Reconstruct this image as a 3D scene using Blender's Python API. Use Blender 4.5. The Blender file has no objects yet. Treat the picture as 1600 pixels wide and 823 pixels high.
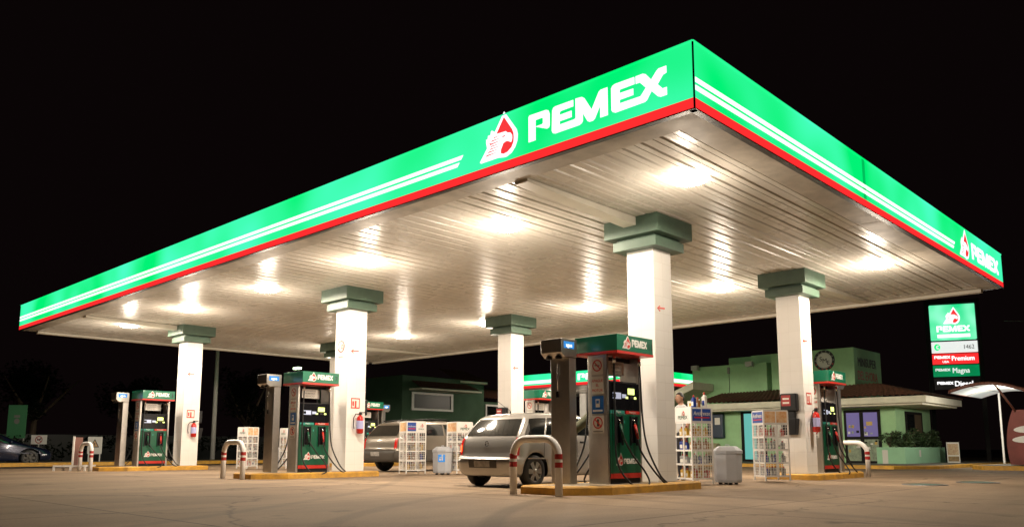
import bpy, bmesh, math, random
from mathutils import Vector, Matrix
random.seed(7)
S = bpy.context.scene
COL = S.collection
R = math.radians

# ------------------------------------------------------------------ camera
cam_d = bpy.data.cameras.new('camera')
cam = bpy.data.objects.new('camera', cam_d)
COL.objects.link(cam)
cam.location = (4.606, -7.980, 0.688)
cam.rotation_euler = (R(90 + 7.953), 0, R(43.497))
cam_d.sensor_width = 36.0
cam_d.lens = 36.0 * 1250.3 / 1600.0
cam_d.shift_y = (524.82 - 411.5) / 1600.0
cam_d.clip_end = 1000
S.camera = cam

# ------------------------------------------------------------------ world, exposure
w = bpy.data.worlds.new('World'); S.world = w; w.use_nodes = True
bg = w.node_tree.nodes['Background']
bg.inputs[0].default_value = (0.0028, 0.0015, 0.0016, 1)
bg.inputs[1].default_value = 1.0
S.view_settings.view_transform = 'Standard'
S.view_settings.look = 'None'
S.view_settings.exposure = 0.0
S.view_settings.gamma = 1.0
S.render.engine = 'CYCLES'
S.cycles.max_bounces = 6
S.cycles.diffuse_bounces = 3
S.cycles.glossy_bounces = 3
S.cycles.transmission_bounces = 4
S.cycles.transparent_max_bounces = 8
S.cycles.sample_clamp_indirect = 4.0
S.cycles.caustics_reflective = False
S.cycles.caustics_refractive = False
S.cycles.use_denoising = True

LAMP_W = 365.0
WARM = (1.0, 0.85, 0.68)

# ------------------------------------------------------------------ materials
def srgb(r, g, b):
    f = lambda c: (c / 255 / 12.92) if c / 255 <= 0.04045 else ((c / 255 + 0.055) / 1.055) ** 2.4
    return (f(r), f(g), f(b))
MATS = {}
def mat(name, col, rough=0.5, metal=0.0, emit=None, es=0.0, noise=None, bump=None, spec=0.5, coat=0.0):
    """noise = (scale, amount, [second colour]); bump = (scale, strength)"""
    if name in MATS: return MATS[name]
    m = bpy.data.materials.new(name); m.use_nodes = True
    nt = m.node_tree; b = nt.nodes['Principled BSDF']
    b.inputs['Base Color'].default_value = (*col, 1)
    b.inputs['Roughness'].default_value = rough
    b.inputs['Metallic'].default_value = metal
    b.inputs['Specular IOR Level'].default_value = spec
    b.inputs['Coat Weight'].default_value = coat
    tc = nt.nodes.new('ShaderNodeTexCoord')
    if noise:
        n = nt.nodes.new('ShaderNodeTexNoise'); n.inputs['Scale'].default_value = noise[0]
        n.inputs['Detail'].default_value = 6; n.inputs['Roughness'].default_value = 0.6
        nt.links.new(tc.outputs['Object'], n.inputs['Vector'])
        r = nt.nodes.new('ShaderNodeValToRGB')
        r.color_ramp.elements[0].position = 0.3; r.color_ramp.elements[1].position = 0.7
        c2 = noise[2] if len(noise) > 2 else tuple(c * (1 - noise[1]) for c in col)
        r.color_ramp.elements[0].color = (*c2, 1); r.color_ramp.elements[1].color = (*col, 1)
        nt.links.new(n.outputs['Fac'], r.inputs['Fac'])
        nt.links.new(r.outputs['Color'], b.inputs['Base Color'])
        mr = nt.nodes.new('ShaderNodeMapRange')
        mr.inputs['To Min'].default_value = rough * 1.25; mr.inputs['To Max'].default_value = rough * 0.8
        nt.links.new(n.outputs['Fac'], mr.inputs['Value']); nt.links.new(mr.outputs['Result'], b.inputs['Roughness'])
    if bump:
        n = nt.nodes.new('ShaderNodeTexNoise'); n.inputs['Scale'].default_value = bump[0]; n.inputs['Detail'].default_value = 5
        nt.links.new(tc.outputs['Object'], n.inputs['Vector'])
        bp = nt.nodes.new('ShaderNodeBump'); bp.inputs['Strength'].default_value = bump[1]; bp.inputs['Distance'].default_value = 0.02
        nt.links.new(n.outputs['Fac'], bp.inputs['Height']); nt.links.new(bp.outputs['Normal'], b.inputs['Normal'])
    if emit:
        b.inputs['Emission Color'].default_value = (*emit, 1); b.inputs['Emission Strength'].default_value = es
    MATS[name] = m
    return m

M_white = mat('white_paint', (.84, .82, .79), .4, noise=(3, .12))
M_whiteplastic = mat('white_plastic', (.8, .79, .76), .35)
M_cream = mat('cream_paint', (.72, .68, .58), .5, noise=(2, .15))
M_green = mat('header_green', (.004, .15, .078), .32, noise=(4, .12), coat=.3)
M_dgreen = mat('door_green', (.004, .095, .046), .3, noise=(5, .15), coat=.3)
M_redp = mat('red_paint', (.55, .03, .02), .35)
M_redband = mat('red_band', (.42, .02, .018), .45, noise=(9, .25))
M_steel = mat('brushed_steel', (.60, .57, .53), .38, 1.0, noise=(3, .25))
M_chrome = mat('chrome', (.7, .7, .7), .15, 1.0)
M_black = mat('black_plastic', (.010, .010, .011), .5, spec=.3)
M_blackg = mat('black_gloss', (.008, .008, .01), .12)
M_rubber = mat('rubber', (.014, .014, .014), .55)
M_capg = mat('cap_green', (.075, .125, .088), .5, noise=(5, .2))
M_yellow = mat('kerb_yellow', (.72, .38, .04), .6, noise=(5, .5, (.42, .23, .05)), bump=(30, .3))
M_kerbtop = mat('kerb_top_concrete', (.34, .27, .18), .75, noise=(4, .3), bump=(30, .3))
M_blue = mat('label_blue', (.03, .25, .75), .4, emit=(.05, .35, 1), es=.25)
M_bluesign = mat('sign_blue', (.01, .12, .42), .4)
M_paper = mat('paper_white', (.72, .70, .64), .6)
M_ink = mat('ink_black', (.02, .02, .02), .6)
M_greyink = mat('ink_grey', (.25, .24, .23), .6)
M_arrow = mat('arrow_red', (.65, .06, .03), .5)
M_wallg = mat('wall_green', (.40, .68, .36), .8, noise=(1.2, .22), bump=(20, .25))
M_wallg2 = mat('wall_light_green', (.36, .66, .42), .8, noise=(1.2, .15), bump=(20, .25))
M_cornice = mat('cornice_cream', (.80, .77, .62), .7, noise=(2, .2))
M_tile_roof = mat('roof_tile', (.17, .065, .035), .75, noise=(6, .5))
M_glassdark = mat('dark_glass', (.01, .012, .012), .06, spec=.8)
M_darkframe = mat('dark_frame', (.012, .011, .010), .75, spec=.2)
M_silver = mat('silver_paint', (.42, .405, .38), .30, .6, coat=.6, bump=(3, .02))
M_champ = mat('champagne_paint', (.20, .175, .14), .32, .5, coat=.6)
M_clad = mat('grey_cladding', (.065, .058, .05), .55)
M_darkpaint = mat('dark_blue_paint', (.008, .012, .035), .2, .3, coat=.8)
M_tail = mat('tail_red', (.5, .01, .008), .2, emit=(1, .02, .01), es=.12)
M_taillit = mat('tail_lit', (.8, .05, .02), .2, emit=(1, .12, .03), es=3.0)
M_hub = mat('hubcap', (.34, .33, .31), .3, .7)
M_plate = mat('number_plate', (.4, .38, .35), .5, noise=(14, .5))
M_bin = mat('bin_grey', (.50, .52, .56), .5, noise=(3, .12))
M_skin = mat('skin', (.42, .23, .15), .5)
M_hair = mat('hair_black', (.012, .010, .009), .5)
M_olive = mat('olive_uniform', (.10, .105, .06), .8, noise=(10, .3))
M_shirt = mat('white_shirt', (.62, .62, .62), .85, noise=(7, .2), bump=(6, .5))
M_trouser = mat('dark_trousers', (.03, .03, .035), .8)
M_bark = mat('bark', (.08, .055, .035), .9)
M_leaf = mat('leaf', (.045, .085, .025), .6, noise=(3, .5))
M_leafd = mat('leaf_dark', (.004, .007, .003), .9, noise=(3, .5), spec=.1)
M_brown = mat('brown_steel', (.17, .055, .035), .45, noise=(5, .2))
M_redkiosk = mat('kiosk_red', (.26, .032, .02), .5, noise=(1.5, .4))
M_housegreen = mat('house_green', (.055, .115, .065), .85, noise=(1, .2))
M_greypole = mat('grey_pole', (.45, .44, .41), .5)
M_orangep = mat('orange_print', (.62, .26, .07), .6, noise=(14, .6, (.75, .6, .4)))
M_bluep = mat('blue_print', (.02, .07, .33), .5)
M_ac = mat('cyan_light', (.02, .10, .10), .5, emit=(.12, .50, .45), es=.8)
M_purple = mat('purple_interior', (.05, .04, .10), .6, emit=(.20, .16, .42), es=.5)
M_lcd = mat('lcd_yellow', (.8, .9, .2), .4, emit=(.85, 1.0, .30), es=1.4)
M_lcdw = mat('lcd_pale', (.4, .45, .6), .4, emit=(.45, .5, .7), es=.45)
M_teal = mat('teal_strip', (.02, .25, .2), .4)
M_poly = mat('lit_polycarbonate', (.7, .75, .72), .5, emit=(.75, .8, .75), es=.7)  # lamplight on the shelter roof is put into its own glow
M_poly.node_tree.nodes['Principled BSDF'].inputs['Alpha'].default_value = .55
M_extred = mat('extinguisher_red', (.55, .018, .012), .22, coat=.5)
M_extlabel = mat('extinguisher_label', (.45, .45, .75), .5)
M_ewhite = mat('sign_white_lit', (.9, .9, .9), .4, emit=(1, 1, 1), es=1.35)
M_ered = mat('sign_red_lit', (.7, .02, .02), .4, emit=(1.0, .028, .03), es=1.0)
M_ered2 = mat('emblem_red_lit', (.7, .02, .02), .4, emit=(1.0, .045, .05), es=.95)
M_trim = mat('black_trim', (.008, .008, .008), .4)
M_bottle = {k: mat('bottle_' + k, c, .3) for k, c in dict(blue=(.015, .04, .25), yellow=(.50, .31, .04), white=(.65, .64, .6), black=(.02, .02, .02), red=(.45, .03, .02), amber=(.32, .15, .05), grey=(.3, .3, .3)).items()}

def lit_panel(name, c1, c2, strength, scale):
    """back-lit acrylic: its glow is a little uneven, as tubes behind it make it"""
    m = mat(name, c1, .3)
    nt = m.node_tree; b = nt.nodes['Principled BSDF']
    tc = nt.nodes.new('ShaderNodeTexCoord')
    n = nt.nodes.new('ShaderNodeTexNoise'); n.inputs['Scale'].default_value = scale; n.inputs['Detail'].default_value = 1.0
    r = nt.nodes.new('ShaderNodeValToRGB')
    r.color_ramp.elements[0].position = .35; r.color_ramp.elements[1].position = .72
    r.color_ramp.elements[0].color = (*c1, 1); r.color_ramp.elements[1].color = (*c2, 1)
    nt.links.new(tc.outputs['Object'], n.inputs['Vector']); nt.links.new(n.outputs['Fac'], r.inputs['Fac'])
    nt.links.new(r.outputs['Color'], b.inputs['Emission Color']); b.inputs['Emission Strength'].default_value = strength
    b.inputs['Base Color'].default_value = (0.0, .2, .08, 1)
    return m
M_egreen = lit_panel('sign_green_lit', (.0, .84, .17), (.07, 1.0, .54), 1.06, .5)
M_egreen2 = lit_panel('totem_green_lit', (.02, .72, .26), (.32, 1.0, .65), 1.1, .9)
M_egreen3 = lit_panel('totem_deep_green', (.0, .20, .06), (.0, .28, .1), 1.0, .9)

# ceiling paint: glossy cream sheet with dusty patches
M_ceil = mat('ceiling_sheet', (.68, .64, .575), .27, noise=(.9, .3, (.55, .51, .45)), spec=.2)
M_soffit = mat('soffit_sheet', (.56, .50, .42), .55, noise=(2.5, .4), bump=(2, .35), spec=.35)

# glazed white tiles for the columns
M_tilecol = mat('glazed_tiles', (.84, .82, .78), .16, coat=.4)
def _tiles():
    nt = M_tilecol.node_tree; b = nt.nodes['Principled BSDF']
    tc = nt.nodes.new('ShaderNodeTexCoord'); sp = nt.nodes.new('ShaderNodeSeparateXYZ')
    ad = nt.nodes.new('ShaderNodeMath'); cb = nt.nodes.new('ShaderNodeCombineXYZ')
    nt.links.new(tc.outputs['Object'], sp.inputs[0]); nt.links.new(sp.outputs[0], ad.inputs[0]); nt.links.new(sp.outputs[1], ad.inputs[1])
    nt.links.new(ad.outputs[0], cb.inputs[0]); nt.links.new(sp.outputs[2], cb.inputs[1])
    br = nt.nodes.new('ShaderNodeTexBrick'); br.offset = 0
    nt.links.new(cb.outputs[0], br.inputs['Vector'])
    br.inputs['Scale'].default_value = 1; br.inputs['Brick Width'].default_value = .278; br.inputs['Row Height'].default_value = .30
    br.inputs['Mortar Size'].default_value = .0025; br.inputs['Mortar Smooth'].default_value = .1
    br.inputs['Color1'].default_value = (.86, .84, .80, 1); br.inputs['Color2'].default_value = (.82, .80, .76, 1); br.inputs['Mortar'].default_value = (.74, .71, .66, 1)
    n = nt.nodes.new('ShaderNodeTexNoise'); n.inputs['Scale'].default_value = 9
    nt.links.new(tc.outputs['Object'], n.inputs['Vector'])
    mx = nt.nodes.new('ShaderNodeMath'); mx.operation = 'MULTIPLY_ADD'; mx.inputs[1].default_value = -1.0
    nt.links.new(br.outputs['Fac'], mx.inputs[0]); 
    m2 = nt.nodes.new('ShaderNodeMath'); m2.operation = 'MULTIPLY'; m2.inputs[1].default_value = .35
    nt.links.new(n.outputs['Fac'], m2.inputs[0]); nt.links.new(m2.outputs[0], mx.inputs[2])
    bp = nt.nodes.new('ShaderNodeBump'); bp.inputs['Strength'].default_value = .35; bp.inputs['Distance'].default_value = .004
    nt.links.new(mx.outputs[0], bp.inputs['Height']); nt.links.new(bp.outputs['Normal'], b.inputs['Normal'])
    nt.links.new(br.outputs['Color'], b.inputs['Base Color'])
_tiles()

def concrete_mat(name, c1, c2, c3, rough, joint):
    m = mat(name, c1, rough)
    nt = m.node_tree; b = nt.nodes['Principled BSDF']; L = nt.links
    tc = nt.nodes.new('ShaderNodeTexCoord')
    def noise(sc, det, vec=None, rg=.6):
        n = nt.nodes.new('ShaderNodeTexNoise'); n.inputs['Scale'].default_value = sc; n.inputs['Detail'].default_value = det; n.inputs['Roughness'].default_value = rg
        L.new(vec or tc.outputs['Object'], n.inputs['Vector']); return n
    def ramp(src, p0, a, p1, c):
        r = nt.nodes.new('ShaderNodeValToRGB'); r.color_ramp.elements[0].position = p0; r.color_ramp.elements[1].position = p1
        r.color_ramp.elements[0].color = a; r.color_ramp.elements[1].color = c; L.new(src, r.inputs['Fac']); return r
    big = noise(.22, 5); r1 = ramp(big.outputs['Fac'], .35, (*c2, 1), .65, (*c1, 1))
    # long tyre-worn smears along the lanes
    mp = nt.nodes.new('ShaderNodeMapping'); mp.inputs['Scale'].default_value = (.55, .10, 1); mp.inputs['Rotation'].default_value = (0, 0, R(12))
    L.new(tc.outputs['Object'], mp.inputs['Vector'])
    sm = noise(1.1, 5, mp.outputs['Vector']); r2 = ramp(sm.outputs['Fac'], .42, (0, 0, 0, 1), .72, (1, 1, 1, 1))
    mx = nt.nodes.new('ShaderNodeMix'); mx.data_type = 'RGBA'; L.new(r1.outputs['Color'], mx.inputs[6]); mx.inputs[7].default_value = (*c3, 1)
    ml = nt.nodes.new('ShaderNodeMath'); ml.operation = 'MULTIPLY'; ml.inputs[1].default_value = .6
    L.new(r2.outputs['Color'], ml.inputs[0]); L.new(ml.outputs[0], mx.inputs[0])
    # oil spots
    sp = noise(.9, 3); r3 = ramp(sp.outputs['Fac'], .64, (0, 0, 0, 1), .74, (1, 1, 1, 1))
    m3 = nt.nodes.new('ShaderNodeMix'); m3.data_type = 'RGBA'; L.new(mx.outputs[2], m3.inputs[6]); m3.inputs[7].default_value = tuple(x * .35 for x in c3) + (1,)
    ml3 = nt.nodes.new('ShaderNodeMath'); ml3.operation = 'MULTIPLY'; ml3.inputs[1].default_value = .7
    L.new(r3.outputs['Color'], ml3.inputs[0]); L.new(ml3.outputs[0], m3.inputs[0])
    out = m3.outputs[2]
    fine = noise(38, 4); rf = ramp(fine.outputs['Fac'], .3, (.80, .80, .80, 1), .7, (1.06, 1.06, 1.06, 1))
    m4 = nt.nodes.new('ShaderNodeMix'); m4.data_type = 'RGBA'; m4.blend_type = 'MULTIPLY'; m4.inputs[0].default_value = 1
    L.new(out, m4.inputs[6]); L.new(rf.outputs['Color'], m4.inputs[7]); out = m4.outputs[2]
    if joint:
        br = nt.nodes.new('ShaderNodeTexBrick'); br.offset = 0
        br.inputs['Scale'].default_value = 1; br.inputs['Brick Width'].default_value = joint; br.inputs['Row Height'].default_value = joint
        br.inputs['Mortar Size'].default_value = .018; br.inputs['Mortar Smooth'].default_value = .4
        br.inputs['Color1'].default_value = (1, 1, 1, 1); br.inputs['Color2'].default_value = (.93, .93, .93, 1); br.inputs['Mortar'].default_value = (.38, .36, .34, 1)
        L.new(tc.outputs['Object'], br.inputs['Vector'])
        m5 = nt.nodes.new('ShaderNodeMix'); m5.data_type = 'RGBA'; m5.blend_type = 'MULTIPLY'; m5.inputs[0].default_value = 1
        L.new(out, m5.inputs[6]); L.new(br.outputs['Color'], m5.inputs[7]); out = m5.outputs[2]
    if joint:
        dn = noise(.8, 4); ad = nt.nodes.new('ShaderNodeVectorMath'); ad.operation = 'MULTIPLY_ADD'
        ad.inputs[1].default_value = (1.6, 1.6, 0); L.new(dn.outputs['Color'], ad.inputs[0]); L.new(tc.outputs['Object'], ad.inputs[2])
        vo = nt.nodes.new('ShaderNodeTexVoronoi'); vo.feature = 'DISTANCE_TO_EDGE'; vo.inputs['Scale'].default_value = .16; L.new(ad.outputs[0], vo.inputs['Vector'])
        rc = ramp(vo.outputs['Distance'], 0.0, (.42, .40, .38, 1), .006, (1, 1, 1, 1))
        m6 = nt.nodes.new('ShaderNodeMix'); m6.data_type = 'RGBA'; m6.blend_type = 'MULTIPLY'; m6.inputs[0].default_value = .8
        L.new(out, m6.inputs[6]); L.new(rc.outputs['Color'], m6.inputs[7]); out = m6.outputs[2]
        # curved tyre marks
        for cx_, cy_, rr_, ww_, am_ in ((9.0, 6.0, 13.0, .11, .34), (9.0, 6.0, 14.5, .11, .30), (-6.5, -30.0, 31.5, .12, .30), (-6.5, -30.0, 33.0, .12, .26), (-30, -20, 31.0, .1, .25)):
            vs_ = nt.nodes.new('ShaderNodeVectorMath'); vs_.operation = 'DISTANCE'; vs_.inputs[1].default_value = (cx_, cy_, 0); L.new(tc.outputs['Object'], vs_.inputs[0])
            s1 = nt.nodes.new('ShaderNodeMath'); s1.operation = 'SUBTRACT'; s1.inputs[1].default_value = rr_; L.new(vs_.outputs['Value'], s1.inputs[0])
            s2_ = nt.nodes.new('ShaderNodeMath'); s2_.operation = 'ABSOLUTE'; L.new(s1.outputs[0], s2_.inputs[0])
            rt = ramp(s2_.outputs[0], ww_ * .6, (1, 1, 1, 1), ww_ * 1.4, (0, 0, 0, 1))
            br_ = nt.nodes.new('ShaderNodeMath'); br_.operation = 'MULTIPLY'; L.new(rt.outputs['Color'], br_.inputs[0]); L.new(r1.outputs['Color'], br_.inputs[1])
            b2 = nt.nodes.new('ShaderNodeMath'); b2.operation = 'MULTIPLY'; b2.use_clamp = True; b2.inputs[1].default_value = am_ * 4.5; L.new(br_.outputs[0], b2.inputs[0])
            m7 = nt.nodes.new('ShaderNodeMix'); m7.data_type = 'RGBA'; L.new(b2.outputs[0], m7.inputs[0]); L.new(out, m7.inputs[6]); m7.inputs[7].default_value = (.07, .052, .038, 1); out = m7.outputs[2]
    b.inputs['Specular IOR Level'].default_value = .25
    L.new(out, b.inputs['Base Color'])
    bp = nt.nodes.new('ShaderNodeBump'); bp.inputs['Strength'].default_value = .35; bp.inputs['Distance'].default_value = .006
    L.new(fine.outputs['Fac'], bp.inputs['Height']); L.new(bp.outputs['Normal'], b.inputs['Normal'])
    return m
M_conc = concrete_mat('forecourt_concrete', (.34, .245, .158), (.225, .158, .10), (.115, .08, .052), .88, 4.5)
M_asph = concrete_mat('asphalt', (.05, .048, .045), (.035, .033, .032), (.02, .02, .02), .8, 0)
M_walk = concrete_mat('pavement_concrete', (.22, .21, .18), (.16, .15, .13), (.10, .095, .085), .8, 1.5)

# ------------------------------------------------------------------ mesh builder
BF = None
class MB:
    def __init__(s): s.bm = bmesh.new(); s.mats = []
    def mi(s, m):
        if m not in s.mats: s.mats.append(m)
        return s.mats.index(m)
    def face(s, vs, m, smooth=False):
        try: f = s.bm.faces.new(vs)
        except ValueError: return None
        f.material_index = s.mi(m); f.smooth = smooth; return f
    def box(s, x0, x1, y0, y1, z0, z1, m, rz=0, c=None, M=None):
        P = [Vector((x, y, z)) for x in (x0, x1) for y in (y0, y1) for z in (z0, z1)]
        if rz:
            c = Vector(c or ((x0 + x1) / 2, (y0 + y1) / 2, 0)); Q = Matrix.Rotation(rz, 3, 'Z'); P = [Q @ (p - c) + c for p in P]
        if M: P = [M @ p for p in P]
        v = [s.bm.verts.new(p) for p in P]
        for q in ((0, 1, 3, 2), (4, 6, 7, 5), (0, 4, 5, 1), (2, 3, 7, 6), (0, 2, 6, 4), (1, 5, 7, 3)): s.face([v[i] for i in q], m)
        return s
    def ring(s, c, u, v, r, n):
        return [s.bm.verts.new(c + (u * math.cos(2 * math.pi * i / n) + v * math.sin(2 * math.pi * i / n)) * r) for i in range(n)]
    def tube(s, pts, r, m, n=10, caps=True):
        pts = [Vector(p) for p in pts]; rs = r if isinstance(r, (list, tuple)) else [r] * len(pts)
        rings = []; ref = None
        for i, p in enumerate(pts):
            a = pts[max(i - 1, 0)]; b = pts[min(i + 1, len(pts) - 1)]; t = (b - a).normalized()
            if ref is None: ref = Vector((0, 0, 1)) if abs(t.z) < .9 else Vector((1, 0, 0))
            u = (ref - t * ref.dot(t)).normalized(); ref = u; v = t.cross(u)
            rings.append(s.ring(p, u, v, rs[i], n))
        for a, b in zip(rings, rings[1:]):
            for i in range(n): s.face([a[i], a[(i + 1) % n], b[(i + 1) % n], b[i]], m, True)
        if caps: s.face(list(reversed(rings[0])), m); s.face(rings[-1], m)
        return s
    def lathe(s, prof, m, o=(0, 0, 0), axis='Z', n=20, mats=None):
        o = Vector(o)
        ax = {'Z': (Vector((1, 0, 0)), Vector((0, 1, 0)), Vector((0, 0, 1))), 'X': (Vector((0, 1, 0)), Vector((0, 0, 1)), Vector((1, 0, 0))), 'Y': (Vector((0, 0, 1)), Vector((1, 0, 0)), Vector((0, 1, 0)))}[axis]
        rings = [s.ring(o + ax[2] * h, ax[0], ax[1], max(r, 1e-4), n) for r, h in prof]
        for k, (a, b) in enumerate(zip(rings, rings[1:])):
            for i in range(n): s.face([a[i], a[(i + 1) % n], b[(i + 1) % n], b[i]], mats[k] if mats else m, True)
        return s
    def prism(s, poly, F, d, m, d0=0.0):
        """poly in the plane of frame F=(origin,u,v), raised along u x v from d0 to d"""
        o, u, v = F; nrm = u.cross(v)
        ar = sum(a[0] * b[1] - b[0] * a[1] for a, b in zip(poly, poly[1:] + poly[:1]))
        if ar < 0: poly = poly[::-1]
        f = [s.bm.verts.new(o + u * a + v * b + nrm * d) for a, b in poly]
        s.face(f, m)
        if d - d0 > 1e-6:
            k = [s.bm.verts.new(o + u * a + v * b + nrm * d0) for a, b in poly]
            n = len(poly)
            for i in range(n): s.face([k[i], k[(i + 1) % n], f[(i + 1) % n], f[i]], m)
        return s
    def rect(s, a0, a1, b0, b1, F, d, m, d0=0.0): return s.prism([(a0, b0), (a1, b0), (a1, b1), (a0, b1)], F, d, m, d0)
    def disc(s, a, b, r, F, d, m, d0=0.0, n=24): return s.prism([(a + r * math.cos(2 * math.pi * i / n), b + r * math.sin(2 * math.pi * i / n)) for i in range(n)], F, d, m, d0)
    def annulus(s, a, b, r0, r1, F, d, m, n=28, d0=0.0):
        o, u, v = F; nrm = u.cross(v)
        P = lambda r, i, dd: s.bm.verts.new(o + u * (a + r * math.cos(2 * math.pi * i / n)) + v * (b + r * math.sin(2 * math.pi * i / n)) + nrm * dd)
        I = [P(r0, i, d) for i in range(n)]; O = [P(r1, i, d) for i in range(n)]
        for i in range(n): s.face([I[i], O[i], O[(i + 1) % n], I[(i + 1) % n]], m)
    def bar(s, a0, b0, a1, b1, wd, F, d, m):
        dx, dy = a1 - a0, b1 - b0; L = math.hypot(dx, dy) or 1; nx, ny = -dy / L * wd / 2, dx / L * wd / 2
        return s.prism([(a0 + nx, b0 + ny), (a0 - nx, b0 - ny), (a1 - nx, b1 - ny), (a1 + nx, b1 + ny)], F, d, m)
    def text(s, string, F, a, b, size, m, d=.004, align='LEFT', squeeze=1.0, bold=.012, shear=0.0):
        o, u, v = F; nrm = u.cross(v)
        cu = bpy.data.curves.new('tmp_text', 'FONT'); cu.body = string; cu.size = size; cu.align_x = align; cu.fill_mode = 'FRONT'; cu.resolution_u = 3; cu.shear = shear
        ob = bpy.data.objects.new('tmp_text', cu); COL.objects.link(ob)
        dg = bpy.context.evaluated_depsgraph_get(); me = bpy.data.meshes.new_from_object(ob.evaluated_get(dg))
        k = bold * size
        for q, (ox, oy) in enumerate(((0, 0), (k, k * .4), (-k, -k * .4))):
            vs = [s.bm.verts.new(o + u * (a + ox + p.co.x * squeeze) + v * (b + oy + p.co.y) + nrm * (d + q * .0006)) for p in me.vertices]
            for p in me.polygons: s.face([vs[i] for i in p.vertices], m)
        bpy.data.objects.remove(ob); bpy.data.curves.remove(cu); bpy.data.meshes.remove(me)
        return s
    def build(s, name, parent=None, loc=None, bevel=0, recalc=False, weld=False):
        if weld: bmesh.ops.remove_doubles(s.bm, verts=s.bm.verts, dist=1e-4)
        if recalc: bmesh.ops.recalc_face_normals(s.bm, faces=s.bm.faces)
        me = bpy.data.meshes.new(name); s.bm.to_mesh(me); s.bm.free()
        for m in s.mats: me.materials.append(m)
        o = bpy.data.objects.new(name, me); COL.objects.link(o)
        if parent: o.parent = parent
        if loc: o.location = loc
        if bevel:
            md = o.modifiers.new('b', 'BEVEL'); md.width = bevel; md.segments = 2; md.limit_method = 'ANGLE'; md.angle_limit = R(40)
        return o
X, Y, Z = Vector((1, 0, 0)), Vector((0, 1, 0)), Vector((0, 0, 1))
def FX(o): return (Vector(o), Y.copy(), Z.copy())       # faces +X
def FmX(o): return (Vector(o), -Y, Z.copy())            # faces -X
def FY(o): return (Vector(o), X.copy(), Z.copy())       # faces -Y
def FpY(o): return (Vector(o), -X, Z.copy())            # faces +Y

def tag(o, label=None, cat=None, group=None, kind=None):
    if label: o['label'] = label
    if cat: o['category'] = cat
    if group: o['group'] = group
    if kind: o['kind'] = kind
    return o
def thing(name, label, cat, loc=(0, 0, 0), rz=0, group=None):
    o = bpy.data.objects.new(name, None); COL.objects.link(o); o.location = loc; o.rotation_euler = (0, 0, rz)
    o.empty_display_size = .2
    return tag(o, label, cat, group)
def copy_tree(o, loc=None, rz=None, label=None, parent=None, relabel=None):
    c = o.copy(); COL.objects.link(c)
    if parent is not None: c.parent = parent
    if loc is not None: c.location = loc
    if rz is not None: c.rotation_euler = (0, 0, rz)
    if label: c['label'] = label
    for ch in list(o.children): copy_tree(ch, parent=c)
    return c

# ------------------------------------------------------------------ emblem and lettering (traced once, in metres, origin at the bottom of the drop)
LP = [(-2.64, 5.32), (-2.62, 5.34), (-2.31, 5.33), (-2.27, 5.31), (-2.25, 5.26), (-2.25, 5.09), (-2.26, 5.06), (-2.3, 5.05), (-2.51, 5.05), (-2.51, 4.94), (-2.64, 4.94)]
LPH = [(-2.51, 5.24), (-2.385, 5.24), (-2.37, 5.225), (-2.37, 5.155), (-2.385, 5.14), (-2.51, 5.14)]
LEM = [(-2.2, 5.28), (-2.18, 5.32), (-2.14, 5.33), (-1.83, 5.325), (-1.83, 5.235), (-2.05, 5.235), (-2.07, 5.22), (-2.07, 5.18), (-1.86, 5.18), (-1.86, 5.09), (-2.07, 5.09), (-2.07, 5.04), (-1.81, 5.04), (-1.79, 5.055), (-1.79, 5.33), (-1.68, 5.32), (-1.64, 5.29), (-1.52, 5.09), (-1.4, 5.3), (-1.37, 5.32), (-1.26, 5.32), (-1.26, 4.935), (-1.38, 4.935), (-1.38, 5.11), (-1.47, 4.95), (-1.5, 4.93), (-1.56, 4.93), (-1.59, 4.95), (-1.67, 5.09), (-1.67, 4.98), (-1.69, 4.95), (-1.73, 4.935), (-2.15, 4.935), (-2.19, 4.95), (-2.21, 4.99)]
LEX = [(-1.2, 5.28), (-1.18, 5.31), (-1.14, 5.325), (-.84, 5.32), (-.84, 5.225), (-1.06, 5.225), (-1.07, 5.21), (-1.07, 5.175), (-.86, 5.17), (-.86, 5.085), (-1.07, 5.085), (-1.07, 5.035), (-.76, 5.03), (-.74, 5.04), (-.67, 5.12), (-.76, 5.22), (-.82, 5.22), (-.82, 5.32), (-.71, 5.32), (-.67, 5.30), (-.59, 5.20), (-.51, 5.29), (-.48, 5.31), (-.37, 5.31), (-.37, 5.22), (-.42, 5.21), (-.50, 5.11), (-.43, 5.03), (-.37, 5.03), (-.37, 4.93), (-.46, 4.93), (-.50, 4.95), (-.59, 5.05), (-.66, 4.95), (-.69, 4.935), (-1.14, 4.93), (-1.18, 4.95), (-1.2, 4.98)]
LDROP = [(-3.12, 5.54), (-2.87, 5.2), (-2.85, 5.12), (-2.86, 5.03), (-2.9, 4.95), (-2.97, 4.88), (-3.07, 4.845), (-3.14, 4.85), (-3.24, 4.87), (-3.6, 4.87), (-3.62, 4.89), (-3.47, 5.07), (-3.49, 5.16), (-3.49, 5.21), (-3.46, 5.21), (-3.45, 5.26), (-3.4, 5.26), (-3.39, 5.31), (-3.37, 5.32), (-3.31, 5.28)]
LR1 = [(-3.12, 5.455), (-2.96, 5.23), (-2.93, 5.16), (-2.925, 5.1), (-2.93, 5.03), (-2.97, 4.96), (-3.05, 4.91), (-3.13, 4.9), (-3.18, 4.92), (-3.18, 4.97), (-3.13, 5.06), (-3.08, 5.075), (-3.04, 5.07), (-2.975, 5.035), (-2.965, 5.045), (-2.95, 5.09), (-2.955, 5.14), (-2.99, 5.185), (-3.05, 5.2), (-3.08, 5.23), (-3.27, 5.24)]
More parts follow.
